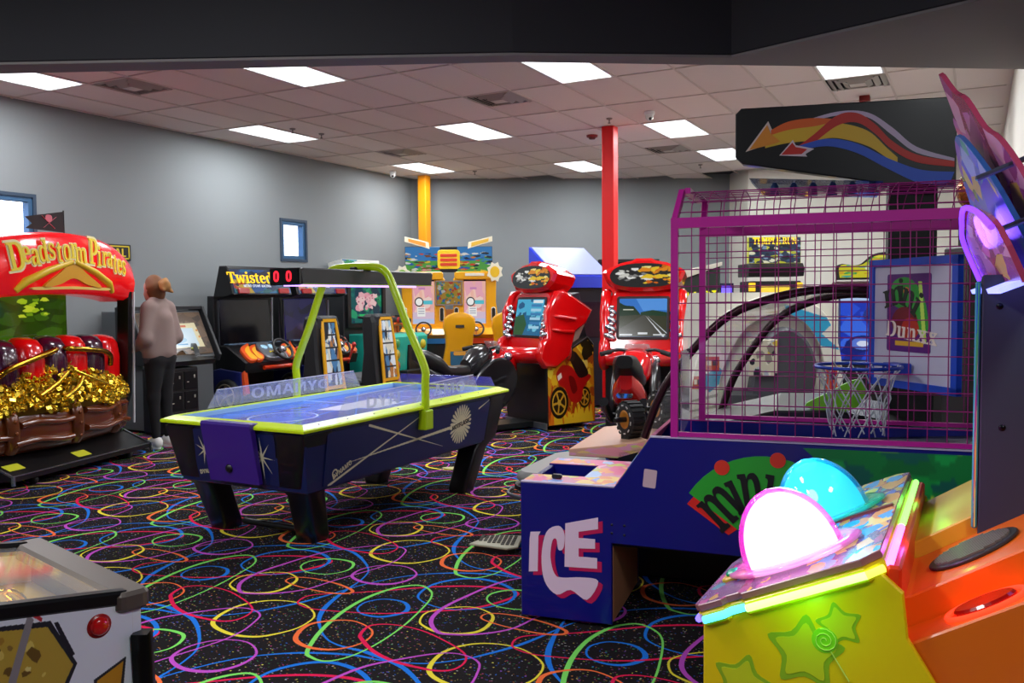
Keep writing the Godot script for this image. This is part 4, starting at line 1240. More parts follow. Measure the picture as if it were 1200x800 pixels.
# ---------------------------------------------------------------- pirate theatre cabinet on the left
func build_pirate():
	var t = thing("pirate_shooting_cabinet", "pirate theatre cabinet with red marquee and treasure-chest seat", "arcade machine", Vector3(-7.235, 0, -5.25), 103.8)
	var black = mat("#0a0a0c", 0.35, 0.0, 0.2)
	var red = mat("#e00a0e", 0.18, 0.0, 0.6)
	# ramped platform
	var pf = px(t, "platform", P([0.0, 0.07, 0.0, 0.11, -0.32, 0.24, -1.6, 0.24, -1.6, 0.05, -0.3, 0.05]), -0.88, 0.88, black, 0.008)
	var ed = MB.new()
	ed.bar(Vector3(-0.88, 0.117, -0.004), Vector3(0.88, 0.117, -0.004), 0.012, 0.008)
	for e in [-1, 1]:
		ed.bar(Vector3(e * 0.884, 0.114, 0.0), Vector3(e * 0.884, 0.245, -0.32), 0.014)
		ed.bar(Vector3(e * 0.884, 0.04, 0.004), Vector3(e * 0.884, 0.12, 0.004), 0.022)
	part(pf, "edge_trim", ed, mat("#8f949c", 0.25, 0.8))
	for q in [[-0.74, -0.13], [0.02, -0.1]]:
		part(pf, "warning_label", MB.new().prism(rr(0.17, 0.10, 0.004, 1), 0.0, 0.0015, Transform3D(Basis(Vector3(1, 0, 0), Vector3(0, 0.376, -0.927), Vector3(0, 0.927, 0.376)), Vector3(q[0], 0.1136 + (-q[1]) * 0.406 - 0.0005, q[1]))), mat("#c8c828", 0.5), "small yellow warning label")
	for q in [[-0.6, -0.06], [0.62, -0.06], [-0.6, -1.4], [0.62, -1.4]]:
		part(pf, "caster", MB.new().lathe(P([0.0, -0.02, 0.035, -0.02, 0.04, -0.012, 0.04, 0.012, 0.035, 0.02, 0.0, 0.02]), 16, Transform3D(Basis.from_euler(Vector3(0, 0, PI / 2)), Vector3(q[0], 0.04, q[1]))), mat("#2a2a2c", 0.4, 0.3))
	# carved chest front, bulging
	var wood = mat("#6a3010", 0.22, 0.0, 0.6)
	var ch = MB.new()
	var rows = [[0.24, 0.0], [0.30, 0.04], [0.42, 0.075], [0.52, 0.075], [0.58, 0.05], [0.62, 0.01], [0.64, -0.05]]
	var rings = []
	for k in 33:
		var x = lerpf(-0.93, 0.93, k / 32.0)
		var u = x / 0.93
		var ring = []
		for r in rows:
			ring.append(Vector3(x, r[0] + 0.05 * (1.0 - u * u) * (1.0 if r[0] > 0.55 else 0.0), -0.36 + 0.14 * (1.0 - u * u) + r[1] + 0.012 * sin(x * 7.0 + r[0] * 9.0)))
		ring.append(Vector3(x, 0.64, -0.62)); ring.append(Vector3(x, 0.24, -0.62))
		rings.append(ring)
	ch.loft(rings, true, false, 0)
	var chest = part(t, "chest", ch, wood)
	# raised planks and iron-like bands of the carving
	for b in [[-0.62, -0.05, 0.34], [-0.58, -0.02, 0.5], [0.16, 0.86, 0.36], [0.14, 0.84, 0.53], [-0.9, -0.66, 0.42]]:
		var pts = []
		for k in 9:
			var x = lerpf(b[0], b[1], k / 8.0)
			var u = x / 0.93
			pts.append(Vector3(x, b[2] + 0.015 * sin(x * 11.0), -0.36 + 0.14 * (1.0 - u * u) + 0.062 + 0.012 * sin(x * 7.0 + b[2] * 9.0)))
		part(chest, "plank", MB.new().tube(pts, 0.062, 10, false, 0.55), wood)
	for x in [-0.64, 0.05, 0.66]:
		var pts = []
		for r in rows.slice(0, 6):
			var u = x / 0.93
			pts.append(Vector3(x + 0.03 * sin(r[0] * 9.0), r[0] + 0.02, -0.36 + 0.14 * (1.0 - u * u) + r[1] + 0.02))
		part(chest, "band", MB.new().tube(smooth(pts, false, 3), 0.06, 8, false, 0.45), mat("#6a3514", 0.25, 0.1, 0.5))
		for k in 4:
			part(chest, "rivet", MB.new().ball(pts[1 + k] + Vector3(0, 0, 0.03), Vector3(0.018, 0.018, 0.014), 8), mat("#7a4018", 0.2, 0.3))
	# heap of gold
	var gold = mat("#e8c63e", 0.24, 0.9)
	var coins = MB.new()
	rng.seed = 99
	for i in 1100:
		var x = rng.randf_range(-0.92, 0.92)
		var u = absf(x) / 0.92
		var top = 0.80 + 0.25 * pow(1.0 - u, 1.3) + 0.02 * sin(x * 14.0)
		var y = rng.randf_range(0.60 + 0.03 * sin(x * 9.0), top)
		var z = -0.26 + 0.15 * (1.0 - u * u) - (y - 0.6) * 0.55 + rng.randf_range(-0.03, 0.03)
		var b = Basis.from_euler(Vector3(rng.randf() * TAU, rng.randf() * TAU, rng.randf() * TAU))
		var s = rng.randf_range(0.016, 0.030)
		if i % 3 == 0:
			coins.box(Vector3(x, y, z), Vector3(s * 1.2, s * 1.6, s), b)
		else:
			coins.lathe(P([0.0, 0.004, s * 0.9, 0.004, s, 0.0, s * 0.9, -0.004, 0.0, -0.004]), 8, Transform3D(b, Vector3(x, y, z)), -1)
	var heap = part(t, "gold_heap", coins, gold)
	heap.set_meta("kind", "stuff")
	var und = []
	for k in 17:
		var x = lerpf(-0.92, 0.92, k / 16.0)
		var u = absf(x) / 0.92
		var top = 0.77 + 0.25 * pow(1.0 - u, 1.3)
		und.append([Vector3(x, 0.58, -0.27 + 0.14 * (1.0 - u * u)), Vector3(x, top, -0.29 + 0.14 * (1.0 - u * u) - (top - 0.6) * 0.55), Vector3(x, top, -0.6), Vector3(x, 0.58, -0.6)])
	part(heap, "mound", MB.new().loft(und), mat("#8a6c1c", 0.4, 0.7))
	for s in [[[-0.42, 0.74, -0.12, -0.2, 0.83, -0.14, -0.02, 0.92, -0.18], 0.018], [[0.06, 0.93, -0.19, 0.25, 0.84, -0.15, 0.5, 0.75, -0.16], 0.016], [[-0.2, 0.70, -0.06, 0.0, 0.78, -0.09, 0.12, 0.86, -0.14], 0.02]]:
		part(heap, "chain", MB.new().tube(smooth(V(s[0]), false, 5), s[1], 8), gold)
	# padded seat back: alternating red and plum rolls
	var plum = mat("#3c0c28", 0.2, 0.0, 0.6)
	var cols = [red, plum, red, plum, red, plum, red]
	for i in 7:
		var x = -0.81 + i * 0.27
		var u = x / 0.95
		var w = 0.145
		var z = -0.50 + 0.10 * (1.0 - u * u)
		var L = []
		for q in [[0.62, 0.9, 0.0], [0.80, 1.0, 0.015], [1.0, 1.0, 0.02], [1.13, 0.98, 0.0], [1.19, 0.85, -0.03], [1.215, 0.5, -0.06], [1.22, 0.1, -0.07]]:
			var ring = []
			for p in rr(w * 2 * q[1], 0.24 * q[1], 0.11 * q[1], 4):
				ring.append(Vector3(x + p.x, q[0] + 0.05 * (1.0 - u * u) * (q[0] - 0.6), z + q[2] - p.y))
			L.append(ring)
		part(t, "seat_roll", MB.new().loft(L), cols[i])
	var brass = mat("#a88428", 0.18, 1.0)
	for s in [[-0.70, 0.92, -0.30, -0.66, 0.97, -0.26, -0.56, 1.01, -0.24, -0.3, 1.08, -0.22, -0.1, 1.125, -0.24, -0.06, 1.13, -0.3], [0.06, 1.13, -0.3, 0.1, 1.125, -0.24, 0.35, 1.10, -0.22, 0.55, 1.07, -0.24, 0.66, 1.02, -0.27, 0.71, 0.93, -0.31]]:
		part(t, "hand_rail", MB.new().tube(smooth(V(s), false, 5), 0.027, 10), brass)
	# cabin: sides, back, roof, and green acrylic pane inside
	for e in [-1, 1]:
		px(t, "front_post", P([-0.30, 0.6, -0.26, 1.66, -0.40, 1.68, -0.44, 0.24]), e * 0.98 - 0.03, e * 0.98 + 0.03, black, 0.004)
		px(t, "low_side", P([-0.44, 0.24, -0.44, 1.0, -1.75, 1.0, -1.75, 0.24]), e * 0.98 - 0.03, e * 0.98 + 0.03, black, 0.004)
		part(t, "side_trim", MB.new().bar(Vector3(e * 1.018, 0.30, -0.29), Vector3(e * 1.018, 1.66, -0.25), 0.016), mat("#e0e0e4", 0.3))
	bx(t, "rear_wall", Vector3(-0.25, 1.07, -1.76), Vector3(1.46, 1.66, 0.05), black)
	bx(t, "roof", Vector3(0, 1.92, -1.05), Vector3(1.98, 0.06, 1.46), black, Vector3(6, 0, 0))
	var si = image(256, 128, "#2c4a08")
	blobs(si, ["#34540c", "#2a4408", "#3c6010", "#263c08"], 60, 0.08, 0.25, 33)
	blobs(si, ["#a8c820", "#c8d830", "#78a018"], 16, 0.02, 0.06, 34, Rect2(0.62, 0.12, 0.2, 0.3))
	bx(t, "painted_glow_pane", Vector3(-0.22, 1.38, -0.66), Vector3(1.5, 0.62, 0.012), pic(si, 0.08, 0.75))  # green acrylic; screen glow and reflection are put into its emissive colour
	# marquee: bowed red shell with printed title
	var g = []
	for k in 25:
		var u = lerpf(-1.0, 1.0, k / 24.0)
		var x = u * 1.07
		var top = 2.195 - 0.15 * u * u - 0.10 * pow(absf(u), 6)
		var bot = 1.635 - 0.075 * u * u
		var z = -0.30 + 0.17 * (1.0 - u * u)
		g.append([Vector3(x, bot, z - 0.06), Vector3(x, bot + 0.03, z), Vector3(x, (top + bot) / 2, z + 0.03), Vector3(x, top - 0.05, z), Vector3(x, top, z - 0.06), Vector3(x, top, z - 0.4), Vector3(x, bot, z - 0.4)])
	var mi = mat("#e8101a", 0.22, 0.0, 0.5).duplicate()
	mi.emission_enabled = true
	mi.emission = Color("#ff0a18")
	mi.emission_energy_multiplier = 0.28
	mi.resource_name = "backlit_sign"
	var mq = part(t, "marquee", MB.new().loft(g), mi)
	var title = "Deadstorm Pirates"
	var gm = mat("#f4d820", 0.35)
	var om = mat("#f4e8b0", 0.5)
	for i in title.length():
		if title[i] == " ":
			continue
		var x = lerpf(-0.61, 0.79, i / 16.0)
		var u = x / 1.07
		var y = 2.03 - 0.24 * u * u + 0.02 * sin(i * 2.1)
		var big = 0.22 if i in [0, 10] else 0.165
		var z = -0.30 + 0.17 * (1.0 - u * u) + 0.028 * (1.0 - pow((y - 1.9) / 0.3, 2)) + 0.012
		var yaw = atan(0.34 * u / 1.07 * 1.0) / DEG
		word(mq, title[i], big * 1.12, at(x, y, z - 0.004, -4, yaw, -u * 16, Vector3(0.78, 1.15, 1)), om, true, 0.01, "lettering_outline")
		word(mq, title[i], big, at(x, y, z, -4, yaw, -u * 16, Vector3(0.7, 1.1, 1)), gm, true, 0.014)
	# emblem: crossed barrels over a hat shape
	for e in [-1, 1]:
		part(mq, "emblem_barrel", MB.new().tube(V([e * 0.02, 1.93, -0.10, e * 0.3, 1.84, -0.11, e * 0.52, 1.74, -0.145, e * 0.60, 1.66, -0.18]), [0.026, 0.032, 0.036, 0.026], 10), mat("#e8c028", 0.35))
	part(mq, "emblem_hat", MB.new().prism(PackedVector2Array(smooth(Array(P([-0.36, 1.70, -0.16, 1.83, 0.0, 1.93, 0.16, 1.83, 0.36, 1.70, 0.18, 1.72, 0.0, 1.78, -0.18, 1.72])), true, 4)), -0.125, -0.095), mat("#d89a1c", 0.35))
	part(mq, "emblem_band", MB.new().prism(PackedVector2Array(smooth(Array(P([-0.45, 1.695, -0.2, 1.70, 0.0, 1.705, 0.2, 1.70, 0.45, 1.695, 0.45, 1.67, 0.0, 1.68, -0.45, 1.67])), true, 4)), -0.14, -0.105), mat("#e8c060", 0.4))
	# flag and stage sign above
	var fl = Node3D.new()
	fl.name = "flag"
	t.add_child(fl)
	fl.position = Vector3(-0.03, 2.06, -0.40)
	part(fl, "pole", MB.new().tube(V([0.27, 0.0, 0.0, 0.27, 0.37, 0.0]), 0.007, 8), mat("#1a1a1a", 0.5))
	pz(fl, "cloth", P([0.27, 0.36, -0.20, 0.275, -0.12, 0.22, -0.20, 0.17, 0.27, 0.16]), -0.003, 0.003, mat("#15080c", 0.7), 0.0)
	for e in [-1, 1]:
		part(fl, "sword", MB.new().bar(Vector3(0.08 - e * 0.07, 0.19, 0.004), Vector3(0.08 + e * 0.09, 0.30, 0.004), 0.012, 0.002), mat("#d07080", 0.6))
	pz(fl, "skull", smooth(Array(P([0.08, 0.315, 0.045, 0.305, 0.04, 0.27, 0.06, 0.25, 0.10, 0.25, 0.12, 0.27, 0.115, 0.305])), true, 3), 0.003, 0.005, mat("#d07080", 0.6), 0.0)
	var sg = thing("small_black_sign", "black sign with yellow border and letters on the grey wall", "sign", Vector3(-9.435, 2.17, -7.02), 90)
	bx(sg, "board", Vector3(0, 0, 0), Vector3(1.0, 0.2, 0.03), mat("#0c0a08", 0.5))
	var bd = MB.new()
	for e in [-1, 1]:
		bd.box(Vector3(0, e * 0.075, 0.017), Vector3(0.95, 0.016, 0.004)); bd.box(Vector3(e * 0.467, 0, 0.017), Vector3(0.016, 0.166, 0.004))
	part(sg, "border", bd, mat("#d8c020", 0.5))
	word(sg, "AL", 0.1, at(0.34, -0.005, 0.018), mat("#e0c828", 0.5), false, 0.004)

# ---------------------------------------------------------------- person
func nets(mb, bones, cell, k):  # smooth union of tapered capsules, meshed as surface nets
	var lo = Vector3.ONE * 1e9
	var hi = -lo
	for b in bones:
		for q in [[b[0], b[2]], [b[1], b[3]]]:
			lo = lo.min(q[0] - Vector3.ONE * (q[1] + cell * 3))
			hi = hi.max(q[0] + Vector3.ONE * (q[1] + cell * 3))
	var n = Vector3i(((hi - lo) / cell).ceil()) + Vector3i.ONE
	var f = PackedFloat32Array()
	f.resize(n.x * n.y * n.z)
	f.fill(1.0)
	for b in bones:
		var A = b[0]
		var d = b[1] - b[0]
		var dd = maxf(d.length_squared(), 1e-9)
		var r = maxf(b[2], b[3]) + k + cell * 2
		var i0 = Vector3i(((A.min(b[1]) - Vector3.ONE * r - lo) / cell).floor()).clamp(Vector3i.ZERO, n - Vector3i.ONE)
		var i1 = Vector3i(((A.max(b[1]) + Vector3.ONE * r - lo) / cell).ceil()).clamp(Vector3i.ZERO, n - Vector3i.ONE)
		for x in range(i0.x, i1.x + 1):
			for y in range(i0.y, i1.y + 1):
				for z in range(i0.z, i1.z + 1):
					var p = lo + Vector3(x, y, z) * cell
					var t = clampf((p - A).dot(d) / dd, 0.0, 1.0)
					var v = p.distance_to(A + d * t) - lerpf(b[2], b[3], t)
					var at_ = (x * n.y + y) * n.z + z
					var o = f[at_]
					var h = maxf(k - absf(o - v), 0.0) / k
					f[at_] = minf(o, v) - h * h * k * 0.25
	var vid = {}
	for x in n.x - 1:
		for y in n.y - 1:
			for z in n.z - 1:
				var i = (x * n.y + y) * n.z + z
				var neg = 0
				var vals = []
				for c in 8:
					var v = f[i + (c & 1) * n.y * n.z + ((c >> 1) & 1) * n.z + (c >> 2)]
					vals.append(v)
					if v < 0: neg += 1
				if neg == 0 or neg == 8:
					continue
				var s = Vector3.ZERO
				var m = 0
				for e in [[0, 1], [2, 3], [4, 5], [6, 7], [0, 2], [1, 3], [4, 6], [5, 7], [0, 4], [1, 5], [2, 6], [3, 7]]:
					var a = vals[e[0]]
					var c = vals[e[1]]
					if (a < 0) != (c < 0):
						var t = a / (a - c)
						s += Vector3(e[0] & 1, (e[0] >> 1) & 1, e[0] >> 2).lerp(Vector3(e[1] & 1, (e[1] >> 1) & 1, e[1] >> 2), t)
						m += 1
				vid[Vector3i(x, y, z)] = lo + (Vector3(x, y, z) + s / m) * cell
	var U = [Vector3i(1, 0, 0), Vector3i(0, 1, 0), Vector3i(0, 0, 1)]
	for c in vid:
		var i = (c.x * n.y + c.y) * n.z + c.z
		for ax in 3:
			var j = i + [n.y * n.z, n.z, 1][ax]
			if (f[i] < 0) == (f[j] < 0):
				continue
			var p = U[(ax + 1) % 3]
			var q = U[(ax + 2) % 3]
			if not (vid.has(c - p - q) and vid.has(c - q) and vid.has(c - p)):
				continue
			if f[i] < 0:
				mb.quad(vid[c - p - q], vid[c - q], vid[c], vid[c - p], 0)
			else:
				mb.quad(vid[c - p], vid[c], vid[c - q], vid[c - p - q], 0)
	return mb

func build_person():
	var t = thing("person", "person in mauve jacket, black trousers and white sneakers with hair in a bun", "person", Vector3(-7.66, 0, -6.43), -86)
	t.scale = Vector3(1.0, 1.09, 1.0)
	var v = func(x, y, z): return Vector3(x, y, z)
	# skin: head, neck, arms and hands (and the body under the clothes)
	var skin = []
	skin += [[v.call(0, 1.50, 0.09), v.call(0, 1.555, 0.07), 0.066, 0.085], [v.call(0, 1.57, 0.055), v.call(0, 1.585, 0.05), 0.088, 0.085], [v.call(0, 1.47, 0.125), v.call(0, 1.50, 0.12), 0.04, 0.05]]
	skin += [[v.call(0, 1.515, 0.16), v.call(0, 1.50, 0.185), 0.013, 0.016], [v.call(0.07, 1.52, 0.05), v.call(0.085, 1.54, 0.04), 0.014, 0.018], [v.call(-0.07, 1.52, 0.05), v.call(-0.085, 1.54, 0.04), 0.014, 0.018]]
	skin += [[v.call(0, 1.46, 0.05), v.call(0, 1.36, 0.01), 0.05, 0.06], [v.call(0, 1.36, 0.01), v.call(0, 1.05, 0), 0.10, 0.11], [v.call(0, 1.05, 0), v.call(0, 0.9, 0), 0.11, 0.12]]
	for s in [-1, 1]:
		skin += [[v.call(s * 0.15, 1.34, 0), v.call(s * 0.2, 1.08, -0.02), 0.045, 0.04], [v.call(s * 0.2, 1.08, -0.02), v.call(s * 0.15, 0.98, 0.20), 0.038, 0.026], [v.call(s * 0.08, 0.9, 0), v.call(s * 0.09, 0.48, 0.02), 0.065, 0.045], [v.call(s * 0.09, 0.48, 0.02), v.call(s * 0.09, 0.1, -0.01), 0.048, 0.032]]
	var mb = MB.new()
	nets(mb, skin, 0.013, 0.035)
	for s in [-1, 1]:
		var hand = [[v.call(s * 0.15, 0.985, 0.19), v.call(s * 0.145, 0.965, 0.25), 0.024, 0.028], [v.call(s * 0.15, 0.96, 0.24), v.call(s * 0.14, 0.955, 0.27), 0.03, 0.03]]
		for k in 4:
			var x = s * (0.15 + 0.018 * (k - 1.5))
			var l = [0.9, 1.0, 0.95, 0.75][k]
			hand += [[v.call(x, 0.965, 0.27), v.call(x, 0.955, 0.27 + 0.035 * l), 0.0085, 0.008], [v.call(x, 0.955, 0.27 + 0.035 * l), v.call(x, 0.93, 0.27 + 0.055 * l), 0.008, 0.0075], [v.call(x, 0.93, 0.27 + 0.055 * l), v.call(x, 0.91, 0.27 + 0.05 * l), 0.0075, 0.007]]
		hand += [[v.call(s * 0.125, 0.965, 0.235), v.call(s * 0.105, 0.955, 0.265), 0.011, 0.0095], [v.call(s * 0.105, 0.955, 0.265), v.call(s * 0.108, 0.94, 0.29), 0.0095, 0.008]]
		nets(mb, hand, 0.0045, 0.008)
	var body = part(t, "body", mb, mat("#c89078", 0.55))
	var ey = MB.new()
	for s in [-1, 1]:
		ey.ball(v.call(s * 0.032, 1.535, 0.138), Vector3(0.011, 0.008, 0.008), 10)
	part(body, "eyes", ey, mat("#2a1c18", 0.2))
	part(body, "mouth", MB.new().ball(v.call(0, 1.468, 0.162), Vector3(0.022, 0.006, 0.008), 10), mat("#a04a48", 0.5))
	# clothes
	var jk = [[v.call(0, 1.40, 0.005), v.call(0, 1.30, 0.0), 0.075, 0.12], [v.call(-0.09, 1.36, 0), v.call(0.09, 1.36, 0), 0.085, 0.085], [v.call(-0.06, 1.2, 0), v.call(-0.075, 0.93, 0.0), 0.115, 0.12], [v.call(0.06, 1.2, 0), v.call(0.075, 0.93, 0.0), 0.115, 0.12]]
	for s in [-1, 1]:
		jk += [[v.call(s * 0.14, 1.355, 0), v.call(s * 0.215, 1.08, -0.03), 0.075, 0.062], [v.call(s * 0.215, 1.08, -0.03), v.call(s * 0.16, 0.985, 0.17), 0.062, 0.046]]
	jk += [[v.call(-0.05, 1.44, 0.01), v.call(0.05, 1.44, 0.01), 0.045, 0.045], [v.call(0.0, 1.25, -0.07), v.call(0.0, 0.96, -0.05), 0.09, 0.10], [v.call(0.0, 1.2, 0.05), v.call(0.0, 0.96, 0.05), 0.09, 0.10]]
	part(t, "jacket", nets(MB.new(), jk, 0.014, 0.045), mat("#8f7a74", 0.85))
	part(t, "shirt_hem", nets(MB.new(), [[v.call(-0.075, 0.92, 0), v.call(-0.07, 0.87, 0), 0.115, 0.115], [v.call(0.075, 0.92, 0), v.call(0.07, 0.87, 0), 0.115, 0.115]], 0.016, 0.03), mat("#45464c", 0.9))
	var pt = [[v.call(-0.05, 0.9, 0), v.call(0.05, 0.9, 0), 0.125, 0.125], [v.call(0, 0.84, 0), v.call(0, 0.78, 0), 0.10, 0.06]]
	for s in [-1, 1]:
		pt += [[v.call(s * 0.075, 0.86, -0.005), v.call(s * 0.085, 0.5, 0.015), 0.105, 0.066], [v.call(s * 0.085, 0.5, 0.015), v.call(s * 0.085, 0.13, -0.01), 0.066, 0.045]]
	part(t, "trousers", nets(MB.new(), pt, 0.014, 0.035), mat("#101013", 0.9))
	for s in [-1, 1]:
		var sh = part(t, "sneaker", nets(MB.new(), [[v.call(s * 0.085, 0.075, -0.03), v.call(s * 0.085, 0.07, 0.03), 0.045, 0.044], [v.call(s * 0.087, 0.05, -0.04), v.call(s * 0.095, 0.042, 0.14), 0.044, 0.036]], 0.010, 0.03), mat("#d8d6d2", 0.6))
		part(sh, "sole", MB.new().prism(disc(0.048, 0.125, 20, s * 0.09, -0.05), 0.0, 0.028, flat_xf(), 0.004), mat("#efefec", 0.6))
	var hr = [[v.call(0, 1.565, 0.02), v.call(0, 1.60, 0.045), 0.098, 0.092], [v.call(0, 1.50, 0.0), v.call(0, 1.56, 0.02), 0.075, 0.09], [v.call(0.06, 1.56, 0.04), v.call(0.06, 1.48, 0.02), 0.04, 0.03], [v.call(-0.06, 1.56, 0.04), v.call(-0.06, 1.48, 0.02), 0.04, 0.03]]
	var hair = part(t, "hair", nets(MB.new(), hr, 0.010, 0.03), mat("#6e4320", 0.65))
	var bun = [[v.call(-0.02, 1.585, -0.09), v.call(0.02, 1.58, -0.12), 0.055, 0.055], [v.call(0.0, 1.62, -0.10), v.call(0.03, 1.61, -0.15), 0.035, 0.02], [v.call(0.02, 1.60, -0.06), v.call(-0.03, 1.64, -0.09), 0.03, 0.02], [v.call(0.04, 1.56, -0.12), v.call(0.07, 1.54, -0.16), 0.03, 0.012], [v.call(-0.04, 1.55, -0.11), v.call(-0.06, 1.52, -0.15), 0.03, 0.012]]
	part(hair, "bun", nets(MB.new(), bun, 0.010, 0.02), mat("#9a6a34", 0.65))

# ---------------------------------------------------------------- machines along the grey side wall (they face +x, so turn = 90)
func wheel(parent, called, xf, r, tilt_mat):
	var ring = []
	for k in 28:
		ring.append(xf * Vector3(cos(TAU * k / 28) * r, sin(TAU * k / 28) * r, 0))
	var w = part(parent, called, MB.new().tube(ring, r * 0.12, 8, true), mat("#141416", 0.5))
	var sp = MB.new()
	for a in [0.3, PI - 0.3, -PI / 2]:
		sp.bar(xf * Vector3.ZERO, xf * Vector3(cos(a) * r, sin(a) * r, 0), r * 0.22, r * 0.08)
	part(w, "spokes", sp, tilt_mat)
	part(w, "hub", MB.new().lathe(P([0.0, 0.025, r * 0.3, 0.02, r * 0.34, -0.02]), 16, xf * Transform3D(Basis.from_euler(Vector3(PI / 2, 0, 0)), Vector3.ZERO)), mat("#b8b8bc", 0.25, 0.8))
	return w

func build_left_row():
	var black = mat("#101114", 0.45, 0.0, 0.1)
	var grey = mat("#5a5f62", 0.5)
	# target-shooting cabinet with big leaning screen
	var t = thing("shooting_cabinet", "dark grey cabinet with a large leaning lit screen behind the standing person", "arcade machine", Vector3(-8.98, 0, -7.56), 90)
	px(t, "body", P([0.34, 0.02, 0.34, 0.80, 0.38, 0.86, 0.10, 1.44, -0.40, 1.44, -0.42, 0.02]), -0.53, 0.53, grey, 0.012)
	for e in [-1, 1]:
		px(t, "side_wing", P([0.42, 0.80, 0.45, 0.88, 0.15, 1.49, -0.1, 1.49, -0.1, 0.8]), e * 0.55 - 0.02, e * 0.55 + 0.02, mat("#1f2124", 0.45), 0.006)
	bx(t, "top_hood", Vector3(0, 1.475, 0.02), Vector3(1.10, 0.05, 0.24), mat("#1f2124", 0.45))
	var im = image(192, 128, "#5c4430")
	blobs(im, ["#6a5038", "#4c3826", "#745a40", "#3e2e20"], 50, 0.05, 0.2, 2)
	poly(im, P([0.12, 0.28, 0.86, 0.26, 0.90, 0.84, 0.14, 0.86]), "#e8dcae")
	poly(im, P([0.16, 0.40, 0.80, 0.38, 0.82, 0.82, 0.17, 0.84]), "#cfe6f4")
	ell(im, 0.45, 0.66, 0.2, 0.09, "#9ccbe8")
	rect(im, 0.30, 0.31, 0.4, 0.05, "#d8602c")
	rect(im, 0.32, 0.50, 0.3, 0.03, "#8ab8d8")
	rect(im, 0.48, 0.75, 0.16, 0.035, "#4a9ad0")
	rect(im, 0.84, 0.42, 0.03, 0.05, "#e0902c")
	rect(im, 0.85, 0.58, 0.03, 0.05, "#e0902c")
	part(t, "screen", MB.new().prism(rr(0.98, 0.57, 0.01, 2), 0.0, 0.012, at(0, 1.155, 0.252, -25.8)), pic(im, 0.2, 0.75))
	var cs = px(t, "gun_shelf", P([0.36, 0.78, 0.80, 0.80, 0.84, 0.86, 0.36, 0.90]), -0.5, 0.12, black, 0.012)
	for x in [-0.34, 0.0]:
		part(cs, "toy_gun", MB.new().prism(PackedVector2Array(smooth(Array(P([-0.24, 0.0, -0.05, 0.07, 0.12, 0.05, 0.2, 0.10, 0.16, 0.14, 0.0, 0.12, -0.2, 0.04])), true, 4)), -0.025, 0.025, at(x, 0.90, 0.6, 0, 55)), mat("#1a1c1e", 0.35))
		part(cs, "gun_trim", MB.new().ball(Vector3(x, 0.985, 0.60), Vector3(0.06, 0.018, 0.03), 12), mat("#c8d060", 0.35))
	var cp = bx(t, "coin_pedestal", Vector3(-0.36, 0.4, 0.58), Vector3(0.46, 0.76, 0.42), black, Vector3.ZERO, 0.012)
	for i in 2:
		for j in 3:
			var dr = bx(cp, "coin_door", Vector3(-0.47 + i * 0.22, 0.16 + j * 0.235, 0.793), Vector3(0.19, 0.21, 0.012), mat("#17181b", 0.35, 0.4))
			bx(dr, "coin_slot", Vector3(-0.47 + i * 0.22 + 0.05, 0.2 + j * 0.235, 0.802), Vector3(0.02, 0.035, 0.008), mat("#c8c4b8", 0.3, 0.6))
			bx(dr, "latch", Vector3(-0.47 + i * 0.22 - 0.05, 0.14 + j * 0.235, 0.802), Vector3(0.03, 0.012, 0.008), mat("#b8b4a8", 0.3, 0.6))
	part(t, "yellow_tag", MB.new().box(Vector3(0.30, 0.13, 0.345), Vector3(0.10, 0.02, 0.004)), mat("#c8b830", 0.5))

	# twin stunt racers: one builder, two machines
	for i in 2:
		var z = [-8.98, -10.22][i]
		racer(Vector3(-8.86, 0, z), ["stunt racer with flame-painted dash, the one nearer the shooting cabinet", "stunt racer with dark blue screen, the one beside the jungle gun game"][i], i)

	# jungle gun game
	t = thing("jungle_gun_cabinet", "teal gun game with pink cartoon title screen and orange gun rests", "arcade machine", Vector3(-8.9, 0, -11.72), 90)
	var teal = mat("#1fae9a", 0.4, 0.0, 0.2)
	px(t, "monitor_tower", P([-0.1, 0.3, -0.1, 1.95, -0.5, 1.95, -0.5, 0.02, 0.0, 0.02]), -0.55, 0.55, mat("#26282b", 0.5), 0.012)
	var mi = image(128, 128, "#0f5a5c")
	blobs(mi, ["#16706a", "#0c4a58", "#1c8a5c", "#0a3c50", "#2aa070"], 50, 0.06, 0.2, 12)
	blobs(mi, ["#f0a8b4", "#f4b8c0", "#e890a4", "#f8d0d0"], 46, 0.06, 0.14, 13, Rect2(0.22, 0.28, 0.56, 0.36))
	blobs(mi, ["#c06a80", "#f4c8cc"], 14, 0.02, 0.04, 16, Rect2(0.25, 0.3, 0.5, 0.35))
	rect(mi, 0.3, 0.78, 0.45, 0.05, "#30d070")
	var scr = bx(t, "screen", Vector3(0, 1.50, -0.085), Vector3(0.86, 0.66, 0.03), pic(mi, 0.2, 0.7))
	var bz = MB.new()
	for e in [-1, 1]:
		bz.box(Vector3(e * 0.47, 1.5, -0.07), Vector3(0.08, 0.80, 0.06)); bz.box(Vector3(0, 1.5 + e * 0.37, -0.07), Vector3(0.87, 0.07, 0.06))
	part(scr, "bezel", bz, mat("#141518", 0.4))
	var to = image(128, 40, "#d8d8d0")
	blobs(to, ["#1c5a8a", "#20804a", "#0c3c50", "#2a90a0"], 20, 0.05, 0.2, 18, Rect2(0, 0, 0.32, 1))
	rect(to, 0.5, 0.45, 0.36, 0.25, "#b8402c")
	bx(t, "marquee", Vector3(0.02, 2.08, -0.3), Vector3(1.0, 0.22, 0.3), pic(to, 0.4), Vector3(-12, 0, 0))
	var co = px(t, "console", P([0.0, 0.02, 0.72, 0.02, 0.78, 0.95, 0.70, 1.0, 0.0, 1.0]), -0.56, 0.56, teal, 0.015)
